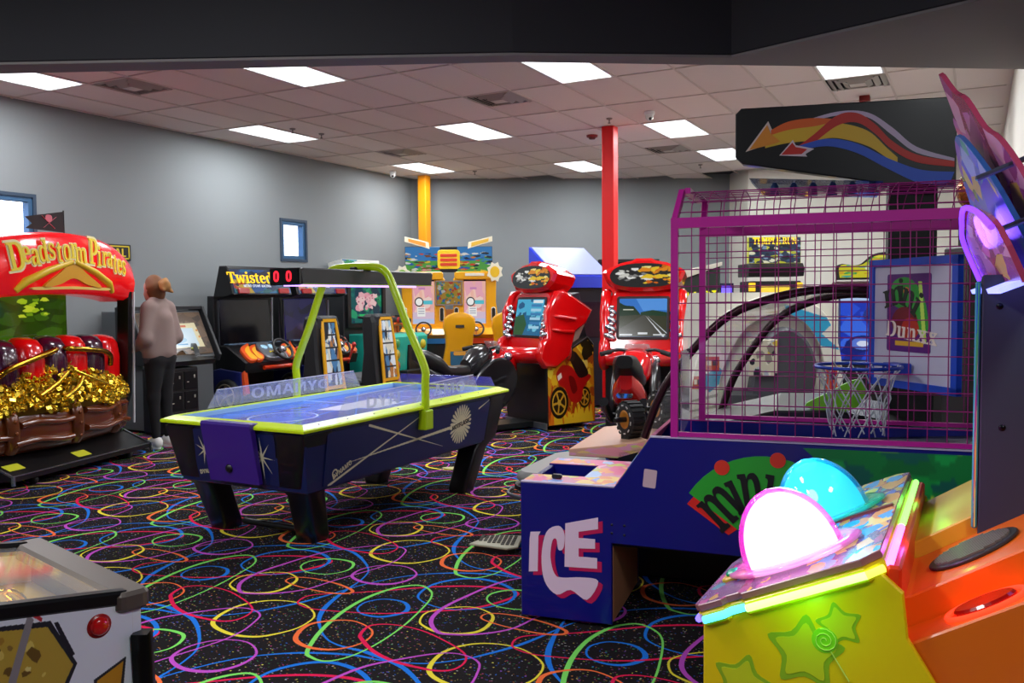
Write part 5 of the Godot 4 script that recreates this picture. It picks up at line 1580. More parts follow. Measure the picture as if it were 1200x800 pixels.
	px(co, "coin_panel", P([0.745, 0.04, 0.79, 0.04, 0.79, 0.82, 0.745, 0.82]), -0.02, 0.30, mat("#141517", 0.4), 0.006)
	bx(co, "badge", Vector3(0.14, 0.90, 0.778), Vector3(0.24, 0.09, 0.02), mat("#8aa8e0", 0.4))
	word(co, "SEGA", 0.06, at(0.14, 0.9, 0.79), mat("#1a3a9a", 0.4), false, 0.003)
	for q in [[-0.32, 0.86, "#4aa060"], [-0.32, 0.68, "#c8b850"], [-0.32, 0.50, "#b06a4a"], [0.42, 0.82, "#c8c030"]]:
		part(co, "push_button", MB.new().lathe(P([0.0, 0.03, 0.05, 0.028, 0.06, 0.015, 0.075, 0.012, 0.08, 0.0]), 18, Transform3D(Basis.from_euler(Vector3(PI / 2 - 0.05, 0, 0)), Vector3(q[0], q[1], 0.77))), mat(q[2], 0.3))
	bx(co, "pedal_box", Vector3(0.1, 0.22, 0.84), Vector3(0.7, 0.4, 0.16), mat("#161719", 0.5))
	for e in [-1, 1]:
		var fx = e * 0.28
		var rest = MB.new()
		for k in 4:
			rest.tube(smooth(V([fx - 0.14 + k * 0.09, 1.0, 0.28, fx - 0.14 + k * 0.09, 1.18, 0.26, fx - 0.13 + k * 0.09, 1.26, 0.22]), false, 4), 0.026, 8)
		rest.tube(smooth(V([fx - 0.24, 1.12, 0.35, fx, 1.15, 0.38, fx + 0.22, 1.10, 0.36, fx + 0.25, 1.0, 0.4]), false, 5), 0.03, 8)
		part(t, "gun_rest", rest, mat("#e0601c", 0.4))
		var gn = MB.new()
		gn.tube(V([fx - 0.05, 1.22, 0.30, fx + 0.0, 1.20, 0.62]), 0.045, 10).tube(V([fx - 0.05, 1.25, 0.25, fx - 0.08, 1.27, 0.05]), 0.022, 8).tube(V([fx, 1.19, 0.58, fx + 0.01, 1.06, 0.64]), 0.028, 8).box(Vector3(fx - 0.02, 1.27, 0.42), Vector3(0.03, 0.05, 0.16))
		var gg = part(t, "mounted_gun", gn, mat("#54565a", 0.3, 0.6))
		part(gg, "gun_band", MB.new().tube(V([fx - 0.035, 1.213, 0.40, fx - 0.03, 1.211, 0.44]), 0.05, 10), mat("#b82a24", 0.4))

func racer(pos, label, i):
	var t = thing("stunt_racing_cabinet", label, "racing game", pos, 90, "twin stunt racers")
	var black = mat("#0d0d10", 0.4, 0.0, 0.2)
	var orange = mat("#e0501a", 0.35, 0.0, 0.3)
	var steel = mat("#9a9ea4", 0.3, 0.8)
	px(t, "tower", P([-0.1, 0.02, -0.12, 1.62, -0.24, 1.62, -0.26, 0.9, -0.5, 0.7, -0.5, 0.02]), -0.55, 0.55, black, 0.012)
	var si = image(128, 96, "#0b0a10" if i == 0 else "#14123c")
	blobs(si, ["#131118", "#0e0c12", "#181214"] if i == 0 else ["#1a1650", "#100e30", "#221a5c"], 30, 0.08, 0.3, 50 + i)
	var sc = bx(t, "screen", Vector3(0, 1.25, -0.10), Vector3(0.94, 0.66, 0.03), pic(si, 0.12, 0.5), Vector3(-4, 0, 0))
	for e in [-1, 1]:
		bx(sc, "screen_trim", Vector3(e * 0.5, 1.25, -0.085), Vector3(0.02, 0.62, 0.03), mat("#a8aab0", 0.3, 0.5) if e > 0 else mat("#303238", 0.3))
	# marquee with lettering and lamp pods
	var mi = image(256, 96, "#0c2a5c")
	blobs(mi, ["#0e3c80", "#1458a8", "#0a1c40", "#1a78b0", "#0c6a70"], 40, 0.06, 0.22, 60 + i)
	blobs(mi, ["#d84a1c", "#e88a24", "#c02a18", "#e8c040"], 18, 0.05, 0.14, 62 + i, Rect2(0.0, 0.45, 0.2, 0.6))
	blobs(mi, ["#d84a1c", "#e86a24", "#c02a18"], 8, 0.05, 0.12, 64 + i, Rect2(0.85, 0.0, 0.15, 0.3))
	poly(mi, P([0.14, 1.0, 0.24, 0.55, 0.34, 1.0]), "#e0b838")
	var mq = px(t, "marquee", P([0.10, 1.60, 0.26, 1.64, 0.16, 1.99, 0.12, 2.02, 0.0, 2.02, -0.12, 1.60]), -0.56, 0.56, black, 0.015)
	part(mq, "marquee_print", MB.new().prism(rr(1.06, 0.33, 0.012, 2), 0.0, 0.006, at(0, 1.815, 0.212, -16)), pic(mi, 0.25, 0.55))
	word(mq, "Twisted", 0.15, at(-0.2, 1.86, 0.214, -16), glow("#f0c020", 0.5), true, 0.01)
	word(mq, "NITRO STUNT RACING", 0.035, at(-0.1, 1.755, 0.242, -16), mat("#d8e0f0", 0.4), false, 0.003)
	for x in [-0.38, 0.38]:
		part(mq, "lamp_pod", MB.new().prism(rr(0.2, 0.075, 0.015, 2), 0.0, 0.03, at(x, 1.685, 0.25, -10), 0.006), mat("#a01414", 0.3, 0.0, 0.5))
	# dash with flames, cluster and wheel
	var ds = px(t, "dash", P([-0.1, 0.60, 0.42, 0.60, 0.46, 0.74, 0.10, 0.96, -0.1, 0.96]), -0.55, 0.55, black, 0.015)
	bx(ds, "dash_strip", Vector3(0, 0.972, 0.04), Vector3(0.98, 0.02, 0.1), mat("#7f9ab8", 0.2, 0.6))
	var fl = Transform3D(Basis(Vector3(1, 0, 0), Vector3(0, 0.52, -0.854), Vector3(0, 0.854, 0.52)), Vector3(0, 0.855, 0.285))
	for s in [[-0.50, 0.30, 1.0], [-0.36, 0.26, 0.8], [0.26, 0.22, 0.7], [0.42, 0.2, 1.0]]:
		part(ds, "flame", MB.new().prism(PackedVector2Array(smooth(Array(P([s[0], -0.2, s[0] + 0.02, -0.02, s[0] + 0.09, 0.1, s[0] + s[1], 0.19 * s[2], s[0] + s[1] * 0.62, 0.02, s[0] + s[1] * 0.72, -0.1, s[0] + s[1] * 0.4, -0.2])), true, 4)), -0.01, 0.035, fl, 0.006), orange)
	for s in [[-0.46, 0.20, 0.9], [-0.33, 0.17, 0.7], [0.29, 0.15, 0.6], [0.45, 0.09, 0.8]]:
		part(ds, "flame_core", MB.new().prism(PackedVector2Array(smooth(Array(P([s[0], -0.18, s[0] + 0.02, -0.05, s[0] + 0.07, 0.04, s[0] + s[1], 0.13 * s[2], s[0] + s[1] * 0.6, -0.02, s[0] + s[1] * 0.5, -0.18])), true, 4)), 0.03, 0.042, fl, 0.003), mat("#f0a820", 0.35, 0.0, 0.3))
	part(ds, "gauge_cluster", MB.new().prism(PackedVector2Array(smooth(Array(P([-0.15, -0.2, -0.17, 0.0, -0.1, 0.14, 0.05, 0.17, 0.17, 0.08, 0.18, -0.2])), true, 4)), -0.01, 0.06, fl, 0.012), steel)
	for x in [-0.06, 0.07]:
		part(ds, "gauge", MB.new().prism(disc(0.05, 0.05, 20, x, 0.03), 0.06, 0.07, fl), mat("#a8d0e8", 0.2))
	for x in [-0.05, 0.0, 0.05]:
		part(ds, "yellow_lamp", MB.new().prism(disc(0.016, 0.016, 12, x, -0.09), 0.06, 0.072, fl), mat("#d8c020", 0.3))
	var wx = Transform3D(Basis.from_euler(Vector3(-35 * DEG, 0, 0)), Vector3(0.02, 0.90, 0.56))
	wheel(t, "steering_wheel", wx, 0.155, steel)
	part(t, "steering_column", MB.new().tube(V([0.02, 0.90, 0.55, 0.02, 0.78, 0.30]), 0.04, 10), black)
	part(t, "glow_bar", MB.new().tube(V([-0.25, 0.66, 0.47, 0.3, 0.66, 0.47]), 0.028, 8), mat("#e03a10", 0.3))
	part(t, "shifter", MB.new().tube(V([0.3, 0.6, 0.45, 0.32, 0.86, 0.55]), 0.016, 8).ball(Vector3(0.32, 0.88, 0.555), Vector3(0.035, 0.04, 0.035), 12), mat("#c03030", 0.3))
	# front wing with painted wheel on the near side
	px(t, "fender", P([-0.5, 0.05, -0.5, 0.55, 0.0, 0.66, 0.38, 0.62, 0.40, 0.3, 0.36, 0.05]), -0.59, -0.551, mat("#101a5c", 0.35, 0.0, 0.4), 0.01)
	var rw = part(t, "road_wheel", MB.new().lathe(P([0.14, -0.05, 0.2, -0.05, 0.225, -0.03, 0.225, 0.03, 0.2, 0.05, 0.14, 0.05]), 28, Transform3D(Basis.from_euler(Vector3(0, 0, PI / 2)), Vector3(-0.60, 0.30, 0.16))), mat("#131314", 0.7))
	var sp = MB.new()
	for k in 5:
		var a = TAU * k / 5 + 0.3
		sp.bar(Vector3(-0.64, 0.30, 0.16), Vector3(-0.64, 0.30 + sin(a) * 0.15, 0.16 + cos(a) * 0.15), 0.04, 0.02)
	var rim = []
	for k in 28:
		rim.append(Vector3(-0.648, 0.30 + sin(TAU * k / 28) * 0.155, 0.16 + cos(TAU * k / 28) * 0.155))
	sp.tube(rim, 0.012, 6, true)
	part(rw, "wheel_rim", sp, mat("#b8a890", 0.3, 0.7))
	px(t, "orange_scoop", P([0.36, 0.30, 0.46, 0.34, 0.42, 0.64, 0.36, 0.6]), -0.57, -0.50, orange, 0.008)
	# seat on rails
	part(t, "floor_rail", MB.new().box(Vector3(0, 0.05, 0.85), Vector3(0.5, 0.08, 1.3)), black)
	var st = Node3D.new()
	st.name = "seat"
	t.add_child(st)
	px(st, "pedestal", P([0.72, 0.09, 1.42, 0.09, 1.36, 0.34, 0.74, 0.34]), -0.26, 0.26, black, 0.02)
	px(st, "cushion", P([0.66, 0.36, 0.68, 0.46, 0.76, 0.48, 1.2, 0.42, 1.22, 0.34, 0.7, 0.33]), -0.25, 0.25, mat("#5a5c60", 0.6), 0.03)
	px(st, "backrest", P([1.10, 0.36, 1.16, 0.8, 1.14, 1.22, 1.18, 1.34, 1.32, 1.34, 1.36, 1.24, 1.38, 0.8, 1.44, 0.30, 1.2, 0.3]), -0.26, 0.26, mat("#1b1c1f", 0.6), 0.03)
	bx(st, "head_block", Vector3(0, 1.25, 1.25), Vector3(0.38, 0.2, 0.26), mat("#26272b", 0.5), Vector3.ZERO, 0.03)
	# yellow ladder-like frame with printed scenes down the back
	var yl = mat("#e8a818", 0.35, 0.0, 0.2)
	var fr = MB.new()
	var L = smooth(V([-0.20, 0.12, 1.52, -0.17, 0.5, 1.46, -0.16, 0.9, 1.42, -0.13, 1.28, 1.37]), false, 4)
	var R = []
	for q in L:
		R.append(Vector3(-q.x, q.y, q.z))
	fr.tube(L, 0.026, 6); fr.tube(R, 0.026, 6)
	for q in [[0.36, 0.18, 1.49], [0.42, 0.175, 1.475], [1.29, 0.13, 1.37]]:
		fr.bar(Vector3(-q[1], q[0], q[2]), Vector3(q[1], q[0], q[2]), 0.045, 0.04)
	part(st, "yellow_frame", fr, yl)
	var bi = image(48, 160, "#2a4a78")
	blobs(bi, ["#9ac0d8", "#1a2c48", "#4a80b0", "#d8d8c8", "#16202c", "#b87a3c", "#dfe8ee"], 70, 0.08, 0.3, 70 + i)
	for k in 5:
		rect(bi, 0.0, k * 0.2, 1.0, 0.025, "#10141c")
	part(st, "back_print", MB.new().prism(P([-0.15, -0.42, 0.15, -0.42, 0.12, 0.42, -0.12, 0.42]), 0.0, 0.008, at(0, 0.86, 1.415, -6)), pic(bi, 0.4))

# ---------------------------------------------------------------- yellow twin kart machine against the back wall
func build_kart_machine():
	var t = thing("twin_kart_cabinet", "yellow twin kart racing cabinet with colourful marquee against the back wall", "racing game", Vector3(-8.33, 0, -13.30), 30.1)
	var yl = mat("#eda80e", 0.35, 0.0, 0.3)
	var black = mat("#121316", 0.4, 0.0, 0.2)
	for e in [-1, 1]:
		var c = e * 0.46
		px(t, "tower", P([-0.05, 0.02, -0.05, 1.95, -0.35, 1.95, -0.35, 0.02]), c - 0.35, c + 0.35, black, 0.01)
		# moulded yellow screen surround
		var su = MB.new()
		for s in [-1, 1]:
			su.prism(Array(P([0.20, 1.0, 0.20, 1.9, 0.24, 1.98, 0.33, 1.98, 0.385, 1.9, 0.375, 1.5, 0.40, 1.3, 0.385, 1.0])).map(func(q): return Vector2(c + s * q.x, q.y)), -0.06, 0.06, Transform3D(), 0.01)
		su.prism(rr(0.72, 0.14, 0.05, 4, c, 1.97), -0.06, 0.10, Transform3D(), 0.012)
		su.box(Vector3(c, 1.075, 0.02), Vector3(0.44, 0.07, 0.12))
		part(t, "screen_surround", su, yl)
		bx(t, "title_strip", Vector3(c, 1.985, 0.104), Vector3(0.34, 0.05, 0.01), mat("#e8e0d0", 0.4))
		var im = image(96, 176, "#eab0a8")
		blobs(im, ["#f0b8a8", "#f4c8b8", "#e89c98", "#f0d0c8", "#e8a8b8"], 30, 0.1, 0.3, 80)
		rect(im, 0.0, 0.88, 1.0, 0.12, "#b8c8e8")
		rect(im, 0.0, 0.72, 1.0, 0.16, "#d8c0d4")
		ell(im, 0.30, 0.48, 0.20, 0.11, "#2a2c34")
		ell(im, 0.30, 0.48, 0.155, 0.085, "#f4f4f0")
		rect(im, 0.22, 0.60, 0.36, 0.22, "#f2f2ee")
		rect(im, 0.50, 0.45, 0.42, 0.09, "#58c0d0")
		rect(im, 0.28, 0.14, 0.3, 0.05, "#c888b8")
		for k in 3:
			rect(im, 0.26, 0.63 + k * 0.055, 0.28, 0.02, "#a8a8b8")
		bx(t, "screen", Vector3(c, 1.49, -0.02), Vector3(0.39, 0.76, 0.04), pic(im, 0.2, 0.85))
		var dash = px(t, "dash", P([-0.05, 0.86, 0.26, 0.86, 0.36, 0.93, 0.26, 1.03, -0.05, 1.05]), c - 0.40, c + 0.40, yl, 0.02)
		px(dash, "stripe", P([-0.05, 0.77, 0.29, 0.77, 0.29, 0.86, -0.05, 0.86]), c - 0.39, c + 0.39, mat("#1f6aa8" if e < 0 else "#c83a1a", 0.35), 0.008)
		px(t, "lower_body", P([-0.35, 0.02, 0.25, 0.02, 0.25, 0.77, -0.35, 0.77]), c - 0.38, c + 0.38, black, 0.01)
		wheel(t, "steering_wheel", Transform3D(Basis.from_euler(Vector3(-25 * DEG, 0, 0)), Vector3(c + 0.02, 1.03, 0.36)), 0.13, mat("#b8302c", 0.4))
		for s in [-1, 1]:
			var sp = part(t, "speaker", MB.new().prism(rr(0.085, 0.26, 0.041, 5, c + s * 0.33, 1.28), 0.0, 0.09, Transform3D(), 0.012), mat("#d8d4cc", 0.35))
			part(sp, "mesh_cover", MB.new().prism(rr(0.062, 0.23, 0.030, 5, c + s * 0.33, 1.28), 0.085, 0.098, Transform3D(), 0.004), black)
	# centre board and marquee
	var ci = image(128, 96, "#e0b040")
	blobs(ci, ["#e84a3a", "#3a80d0", "#f0e080", "#58b058", "#f0f0e8", "#d07a28", "#50b8d8"], 70, 0.04, 0.12, 90)
	bx(t, "centre_board", Vector3(0, 1.66, 0.075), Vector3(0.44, 0.40, 0.03), pic(ci, 0.3, 0.35))
	var cf = MB.new()
	for e in [-1, 1]:
		cf.box(Vector3(e * 0.235, 1.66, 0.08), Vector3(0.02, 0.44, 0.05)); cf.box(Vector3(0, 1.66 + e * 0.21, 0.08), Vector3(0.49, 0.02, 0.05))
	part(t, "board_frame", cf, mat("#a8a49c", 0.3, 0.6))
	bx(t, "coin_unit", Vector3(0, 1.2, -0.02), Vector3(0.18, 0.34, 0.1), mat("#b8702a", 0.4))
	var mi = image(256, 80, "#3a8ad0")
	rect(mi, 0, 0.55, 1, 0.45, "#5ab04a")
	blobs(mi, ["#e84a2c", "#f0d040", "#f4f0e8", "#40a050", "#2a60c0", "#e88a30", "#8a4a28", "#f0a0a0", "#202838"], 110, 0.02, 0.07, 91, Rect2(0, 0.25, 1, 0.7))
	rect(mi, 0.4, 0, 0.2, 1, "#20242c")
	var mq = bx(t, "marquee", Vector3(0.0, 2.26, -0.06), Vector3(1.56, 0.46, 0.06), pic(mi, 0.3, 0.6))
	pz(mq, "logo_plate", rr(0.40, 0.34, 0.06, 4, 0.0, 2.26), -0.03, -0.005, mat("#f0c81c", 0.35), 0.006)
	for k in 3:
		pz(mq, "logo_stripe", rr(0.30, 0.055, 0.012, 2, 0.0, 2.33 - k * 0.08), -0.005, 0.0, mat("#d8401c", 0.4), 0.002)
	for e in [-1, 1]:
		part(t, "wing_board", MB.new().prism(P([-0.24, -0.06, 0.22, -0.04, 0.24, 0.05, -0.2, 0.05]), -0.012, 0.012, at(e * 0.56, 2.565, -0.03, 0, 0, e * 14, Vector3(e, 1, 1)), 0.003), mat("#efe6cc", 0.4))
		part(t, "wing_print", MB.new().prism(P([-0.17, -0.04, 0.15, -0.025, 0.17, 0.03, -0.15, 0.03]), -0.008, 0.014, at(e * 0.56, 2.565, -0.03, 0, 0, e * 14, Vector3(e, 1, 1))), mat("#e8b83c" if e > 0 else "#e89a3c", 0.4))
	var sb = []
	for k in 16:
		var a = TAU * k / 16
		sb.append(Vector2(cos(a), sin(a) * 1.25) * (0.15 if k % 2 else 0.115))
	for e in [-1, 1]:
		var bp = part(t, "burst_plate", MB.new().prism(sb, 0.0, 0.012, at(e * 0.82, 2.0 + (0.03 if e > 0 else -0.02), 0.1)), mat("#efe8d0", 0.4))
		part(bp, "burst_print", MB.new().prism(disc(0.085, 0.1, 14), 0.012, 0.015, at(e * 0.82, 2.0 + (0.03 if e > 0 else -0.02), 0.1)), mat("#f0c020" if e > 0 else "#88c040", 0.4))
	# bucket seats out in front
	for q in [[0.20, 1.55, "between the two kart screens"], [0.98, 1.35, "at the kart cabinet's right side, partly behind the bike"]]:
		var o = Vector3(-8.33, 0, -13.30) + Basis(Vector3.UP, 30.1 * DEG) * Vector3(q[0], 0, q[1])
		var s = thing("kart_seat", "yellow moulded bucket seat " + q[2], "seat", o, 30.1 + 8, "yellow kart seats")
		var L = []
		for r in [[0.42, 0.56, 0.0], [0.62, 0.50, 0.02], [0.82, 0.43, 0.05], [0.98, 0.46, 0.08], [1.10, 0.52, 0.10], [1.24, 0.50, 0.12], [1.30, 0.36, 0.125], [1.34, 0.14, 0.13]]:
			var ring = []
			for p in rr(r[1], 0.16, 0.05, 3):
				ring.append(Vector3(p.x, r[0], r[2] - p.y))
			L.append(ring)
		part(s, "backrest", MB.new().loft(L), yl)
		px(s, "shell", P([0.10, 0.06, -0.52, 0.06, -0.56, 0.46, -0.45, 0.5, -0.08, 0.44, 0.06, 0.5, 0.13, 0.42]), -0.29, 0.29, yl, 0.03)
		bx(s, "hole_trim", Vector3(0, 1.12, 0.184), Vector3(0.14, 0.05, 0.01), mat("#20160a", 0.5), Vector3(-8, 0, 0))
		part(s, "back_label", MB.new().prism(rr(0.30, 0.34, 0.02, 2), 0.0, 0.012, at(0, 0.66, 0.108, -6)), mat("#1f5a78", 0.4))
		for k in 2:
			part(s, "label_mark", MB.new().prism(rr(0.2, 0.06, 0.02, 2), 0.012, 0.016, at(0, 0.76 - k * 0.08, 0.10 + k * 0.008, -6)), mat("#d89a2c", 0.4))
		bx(s, "foot", Vector3(0, 0.03, -0.2), Vector3(0.5, 0.06, 0.7), black)

# ---------------------------------------------------------------- red motorbike simulators
func build_bikes():
	var a = image(128, 96, "#1a6a98")
	rect(a, 0, 0, 1, 0.45, "#48b0d8")
	blobs(a, ["#2a90c0", "#70c8e4", "#1a5a88"], 20, 0.05, 0.15, 5)
	poly(a, P([0, 1, 0, 0.5, 0.3, 0.42, 0.45, 0.7, 0.35, 1]), "#2a5a3a")
	for k in 6:
		rect(a, 0.55, 0.14 + k * 0.12, 0.38, 0.07, "#a8d8f0" if k % 2 else "#3a80b8")
	rect(a, 0.6, 0.02, 0.36, 0.08, "#e8f0f4")
	bike(Vector3(-4.80, 0, -9.40), -27, "red bike simulator seen from its side, motorcycle artwork on its flank", a, true)
	var b = image(160, 112, "#3c3e2c")
	rect(b, 0, 0, 1, 0.42, "#3a7ad0")
	poly(b, P([0.35, 0.0, 1.0, 0.0, 1.0, 0.3, 0.5, 0.32]), "#5a9ae8")
	poly(b, P([0, 0.1, 0.12, 0.18, 0.3, 0.2, 0.45, 0.42, 0, 0.46]), "#1c3420")
	poly(b, P([0.45, 0.36, 0.7, 0.30, 1, 0.36, 1, 0.46, 0.45, 0.44]), "#24402c")
	poly(b, P([0.5, 0.44, 0.56, 0.44, 1.0, 0.95, 1, 1, 0.0, 1, 0.0, 0.8]), "#4c4a42")
	stroke(b, Vector2(0.56, 0.46), Vector2(0.94, 1.0), 0.008, 0.05, "#dfe4ea")
	stroke(b, Vector2(0.60, 0.46), Vector2(1.04, 0.95), 0.006, 0.03, "#c8d0d8")
	rect(b, 0.08, 0.28, 0.22, 0.03, "#e0e0d0")
	rect(b, 0.02, 0.93, 0.26, 0.035, "#d8dce0")
	rect(b, 0.72, 0.93, 0.25, 0.035, "#d8dce0")
	rect(b, 0.40, 0.88, 0.2, 0.05, "#e0e4e8")
	bike(Vector3(-3.33, 0, -9.42), 13, "red bike simulator facing the camera with a road on its screen", b, false)

func bike(pos, turn, label, picture, first):
	var t = thing("motorbike_simulator", label, "racing game", pos, turn, "red motorbike simulators")
	var red = mat("#d40c10", 0.15, 0.0, 0.8)
	var black = mat("#0c0c0e", 0.4, 0.0, 0.2)
	var chrome = mat("#d0d0d8", 0.08, 1.0)
	# plinth with printed flanks
	px(t, "plinth", P([0.0, 0.05, 0.02, 0.78, -0.62, 1.1, -0.72, 1.0, -0.74, 0.05]), -0.42, 0.42, black, 0.01)
	part(t, "kick_strip", MB.new().box(Vector3(0, 0.05, 0.012), Vector3(0.84, 0.07, 0.02)), mat("#8a8a90", 0.3, 0.7))
	var im = image(192, 192, "#c89018")
	blobs(im, ["#e8b820", "#d88a14", "#f0d840", "#a84a10", "#c86a14", "#f4e070"], 90, 0.05, 0.16, 3)
	flames(im, ["#b03a0c", "#e87a10", "#f4c828"], 1.0, 0.5, 14, 8)
	blobs(im, ["#140e0a", "#1c1410"], 26, 0.04, 0.12, 6, Rect2(0.1, 0.0, 0.85, 0.16))
	# printed motorbike: two wheels, fairing, rider
	for w in [[0.24, 0.74, 0.19], [0.78, 0.70, 0.13]]:
		ell(im, w[0], w[1], w[2], w[2], "#17120e")
		ell(im, w[0], w[1], w[2] * 0.78, w[2] * 0.78, "#e0b030")
		ell(im, w[0], w[1], w[2] * 0.66, w[2] * 0.66, "#2c1c0c")
		for k in 5:
			var sa = TAU * k / 5 + 0.5
			stroke(im, Vector2(w[0], w[1]), Vector2(w[0] + cos(sa) * w[2] * 0.72, w[1] + sin(sa) * w[2] * 0.72), 0.02, 0.035, "#d8a428")
		ell(im, w[0], w[1], w[2] * 0.2, w[2] * 0.2, "#d8b040")
	poly(im, smooth(Array(P([0.18, 0.40, 0.30, 0.30, 0.50, 0.32, 0.66, 0.44, 0.84, 0.42, 0.92, 0.46, 0.76, 0.58, 0.70, 0.74, 0.50, 0.74, 0.36, 0.58, 0.24, 0.52])), true, 4), "#c01414")
	poly(im, smooth(Array(P([0.44, 0.44, 0.56, 0.46, 0.62, 0.60, 0.52, 0.64])), true, 4), "#7a0c0c")
	poly(im, smooth(Array(P([0.46, 0.20, 0.56, 0.14, 0.66, 0.20, 0.78, 0.30, 0.86, 0.42, 0.68, 0.46, 0.56, 0.36])), true, 4), "#1c1614")
	ell(im, 0.50, 0.19, 0.075, 0.07, "#3a2620")
	poly(im, P([0.20, 0.42, 0.28, 0.38, 0.30, 0.44, 0.22, 0.48]), "#f0e8d8")
	for e in [-1, 1]:
		px(t, "flank_print", P([-0.015, 0.06, -0.72, 0.06, -0.70, 0.98, -0.60, 1.06, 0.0, 0.76]), e * 0.4215 - 0.003, e * 0.4215 + 0.003, pic(im, 0.3), 0.0)
	var sg = bx(t, "rear_tower", Vector3(0, 1.15, -0.5), Vector3(0.62, 0.9, 0.36), mat("#14122a", 0.4), Vector3(12, 0, 0))
	# red moulded shell round the screen
	var outl = smooth(Array(P([-0.44, 0.76, -0.30, 0.70, 0.0, 0.72, 0.30, 0.70, 0.44, 0.76, 0.44, 0.90, 0.40, 0.98, 0.41, 1.32, 0.36, 1.48, 0.24, 1.53, -0.24, 1.53, -0.36, 1.48, -0.41, 1.32, -0.40, 0.98, -0.44, 0.90])), true, 3)
	var lean = Transform3D(Basis.from_euler(Vector3(-11 * DEG, 0, 0)), Vector3(0, 0.14, 0.12))
	pz(t, "shell", outl, -0.34, 0.05, red, 0.035, lean, 0)
	for e in [-1, 1]:
		px(t, "side_wing", P([0.16, 0.86, 0.10, 1.06, 0.02, 1.10, 0.04, 1.40, -0.10, 1.64, -0.22, 1.66, -0.66, 1.42, -0.56, 1.26, -0.40, 1.16, -0.30, 0.86, -0.10, 0.74, 0.08, 0.74]), e * 0.43 - 0.055, e * 0.43 + 0.055, red, 0.03, 0)
		for k in 2:
			part(t, "shell_rib", MB.new().tube(smooth(V([e * 0.36, 1.06 + k * 0.16, 0.10, e * 0.46, 1.06 + k * 0.16, 0.07, e * 0.50, 1.07 + k * 0.16, -0.10, e * 0.48, 1.09 + k * 0.15, -0.26]).map(func(q): return lean * q), false, 4), 0.024, 6), red)
		# chrome engine pipes beside the screen
		for k in 4:
			part(t, "chrome_pipe", MB.new().ball(lean * Vector3(e * 0.375, 0.98 + k * 0.10, 0.075), Vector3(0.085, 0.042, 0.06), 12, Basis.from_euler(Vector3(0, 0, e * 0.5))).ball(lean * Vector3(e * 0.355, 1.02 + k * 0.10, 0.10), Vector3(0.034, 0.024, 0.034), 10), chrome)
	pz(t, "screen_bezel", rr(0.60, 0.50, 0.03, 3, 0, 1.20), 0.05, 0.062, mat("#2a0a0c", 0.4), 0.004, lean)
	pz(t, "screen", rr(0.54, 0.44, 0.01, 2, 0, 1.20), 0.058, 0.068, pic(picture, 0.15, 0.8), 0.0, lean)
	# marquee pod
	var pod = P([-0.43, 1.62, -0.33, 1.535, -0.15, 1.50, 0.15, 1.50, 0.33, 1.535, 0.43, 1.62, 0.47, 1.72, 0.44, 1.755, 0.26, 1.835, 0.13, 1.86, 0.09, 1.885, -0.09, 1.885, -0.13, 1.86, -0.26, 1.835, -0.44, 1.755, -0.47, 1.72])
	pz(t, "marquee_pod", pod, -0.22, 0.12, red, 0.035, lean)
	var mi = image(128, 64, "#2c2c2c")
	blobs(mi, ["#f0f0ec", "#d8d8d0", "#8a8a88"], 22, 0.04, 0.1, 7, Rect2(0.1, 0.25, 0.5, 0.5))
	blobs(mi, ["#f0c830", "#e89020", "#f8e890", "#d86a14"], 34, 0.05, 0.13, 9, Rect2(0.5, 0.15, 0.45, 0.75))
	pz(t, "marquee_print", smooth(Array(P([-0.36, 1.62, -0.26, 1.56, 0.0, 1.54, 0.26, 1.56, 0.36, 1.62, 0.37, 1.71, 0.26, 1.79, 0.0, 1.82, -0.26, 1.79, -0.37, 1.71])), true, 3), 0.118, 0.13, pic(mi, 0.2, 0.75), 0.0, lean)
	# chin below the screen
	part(t, "chin", MB.new().loft([[-0.40, 0.10], [-0.25, 0.22], [0.0, 0.27], [0.25, 0.22], [0.40, 0.10]].map(func(q): return [Vector3(q[0], 0.80, q[1] - 0.12), Vector3(q[0], 0.80, q[1] + 0.02), Vector3(q[0], 0.90, q[1] + 0.07), Vector3(q[0], 0.98, q[1] - 0.02), Vector3(q[0], 0.98, q[1] - 0.14)])), red)
	# the bike: fairing, tank, seat, tail, bars, rear arm and base
	var ring = func(z, w, y0, y1): 
		var r = []
		for p in rr(w * 2, y1 - y0, minf(w, (y1 - y0) / 2) * 0.8, 4):
			r.append(Vector3(p.x, (y0 + y1) / 2 + p.y, z * 0.86 + 0.03))
		return r
	part(t, "base_frame", MB.new().box(Vector3(0, 0.06, 0.85), Vector3(0.34, 0.06, 1.7)).box(Vector3(0, 0.06, 1.5), Vector3(0.8, 0.05, 0.12)), black)
	part(t, "pivot_column", MB.new().box(Vector3(0, 0.25, 0.85), Vector3(0.16, 0.4, 0.4)), black)
	part(t, "front_fairing", MB.new().loft([ring.call(0.18, 0.05, 0.74, 0.84), ring.call(0.24, 0.14, 0.62, 0.92), ring.call(0.36, 0.18, 0.60, 0.97), ring.call(0.52, 0.19, 0.62, 0.98), ring.call(0.66, 0.16, 0.64, 0.92)]), red)
	for e in [-1, 1]:
		part(t, "side_cover", MB.new().prism(PackedVector2Array(smooth(Array(P([-0.28, 0.66, -0.42, 0.86, -0.66, 0.84, -0.86, 0.66, -0.94, 0.46, -0.84, 0.30, -0.56, 0.26, -0.36, 0.42])), true, 4)), -0.035, 0.035, side_xf(Vector3(e * 0.2, 0, 0)), 0.02, 0), mat("#17171a", 0.3, 0.0, 0.5))
		for k in 3:
			part(t, "cover_vent", MB.new().bar(Vector3(e * 0.24, 0.66 - k * 0.09, 0.46 + k * 0.05), Vector3(e * 0.24, 0.58 - k * 0.09, 0.72 + k * 0.05), 0.02), mat("#3a3a3e", 0.25, 0.4))
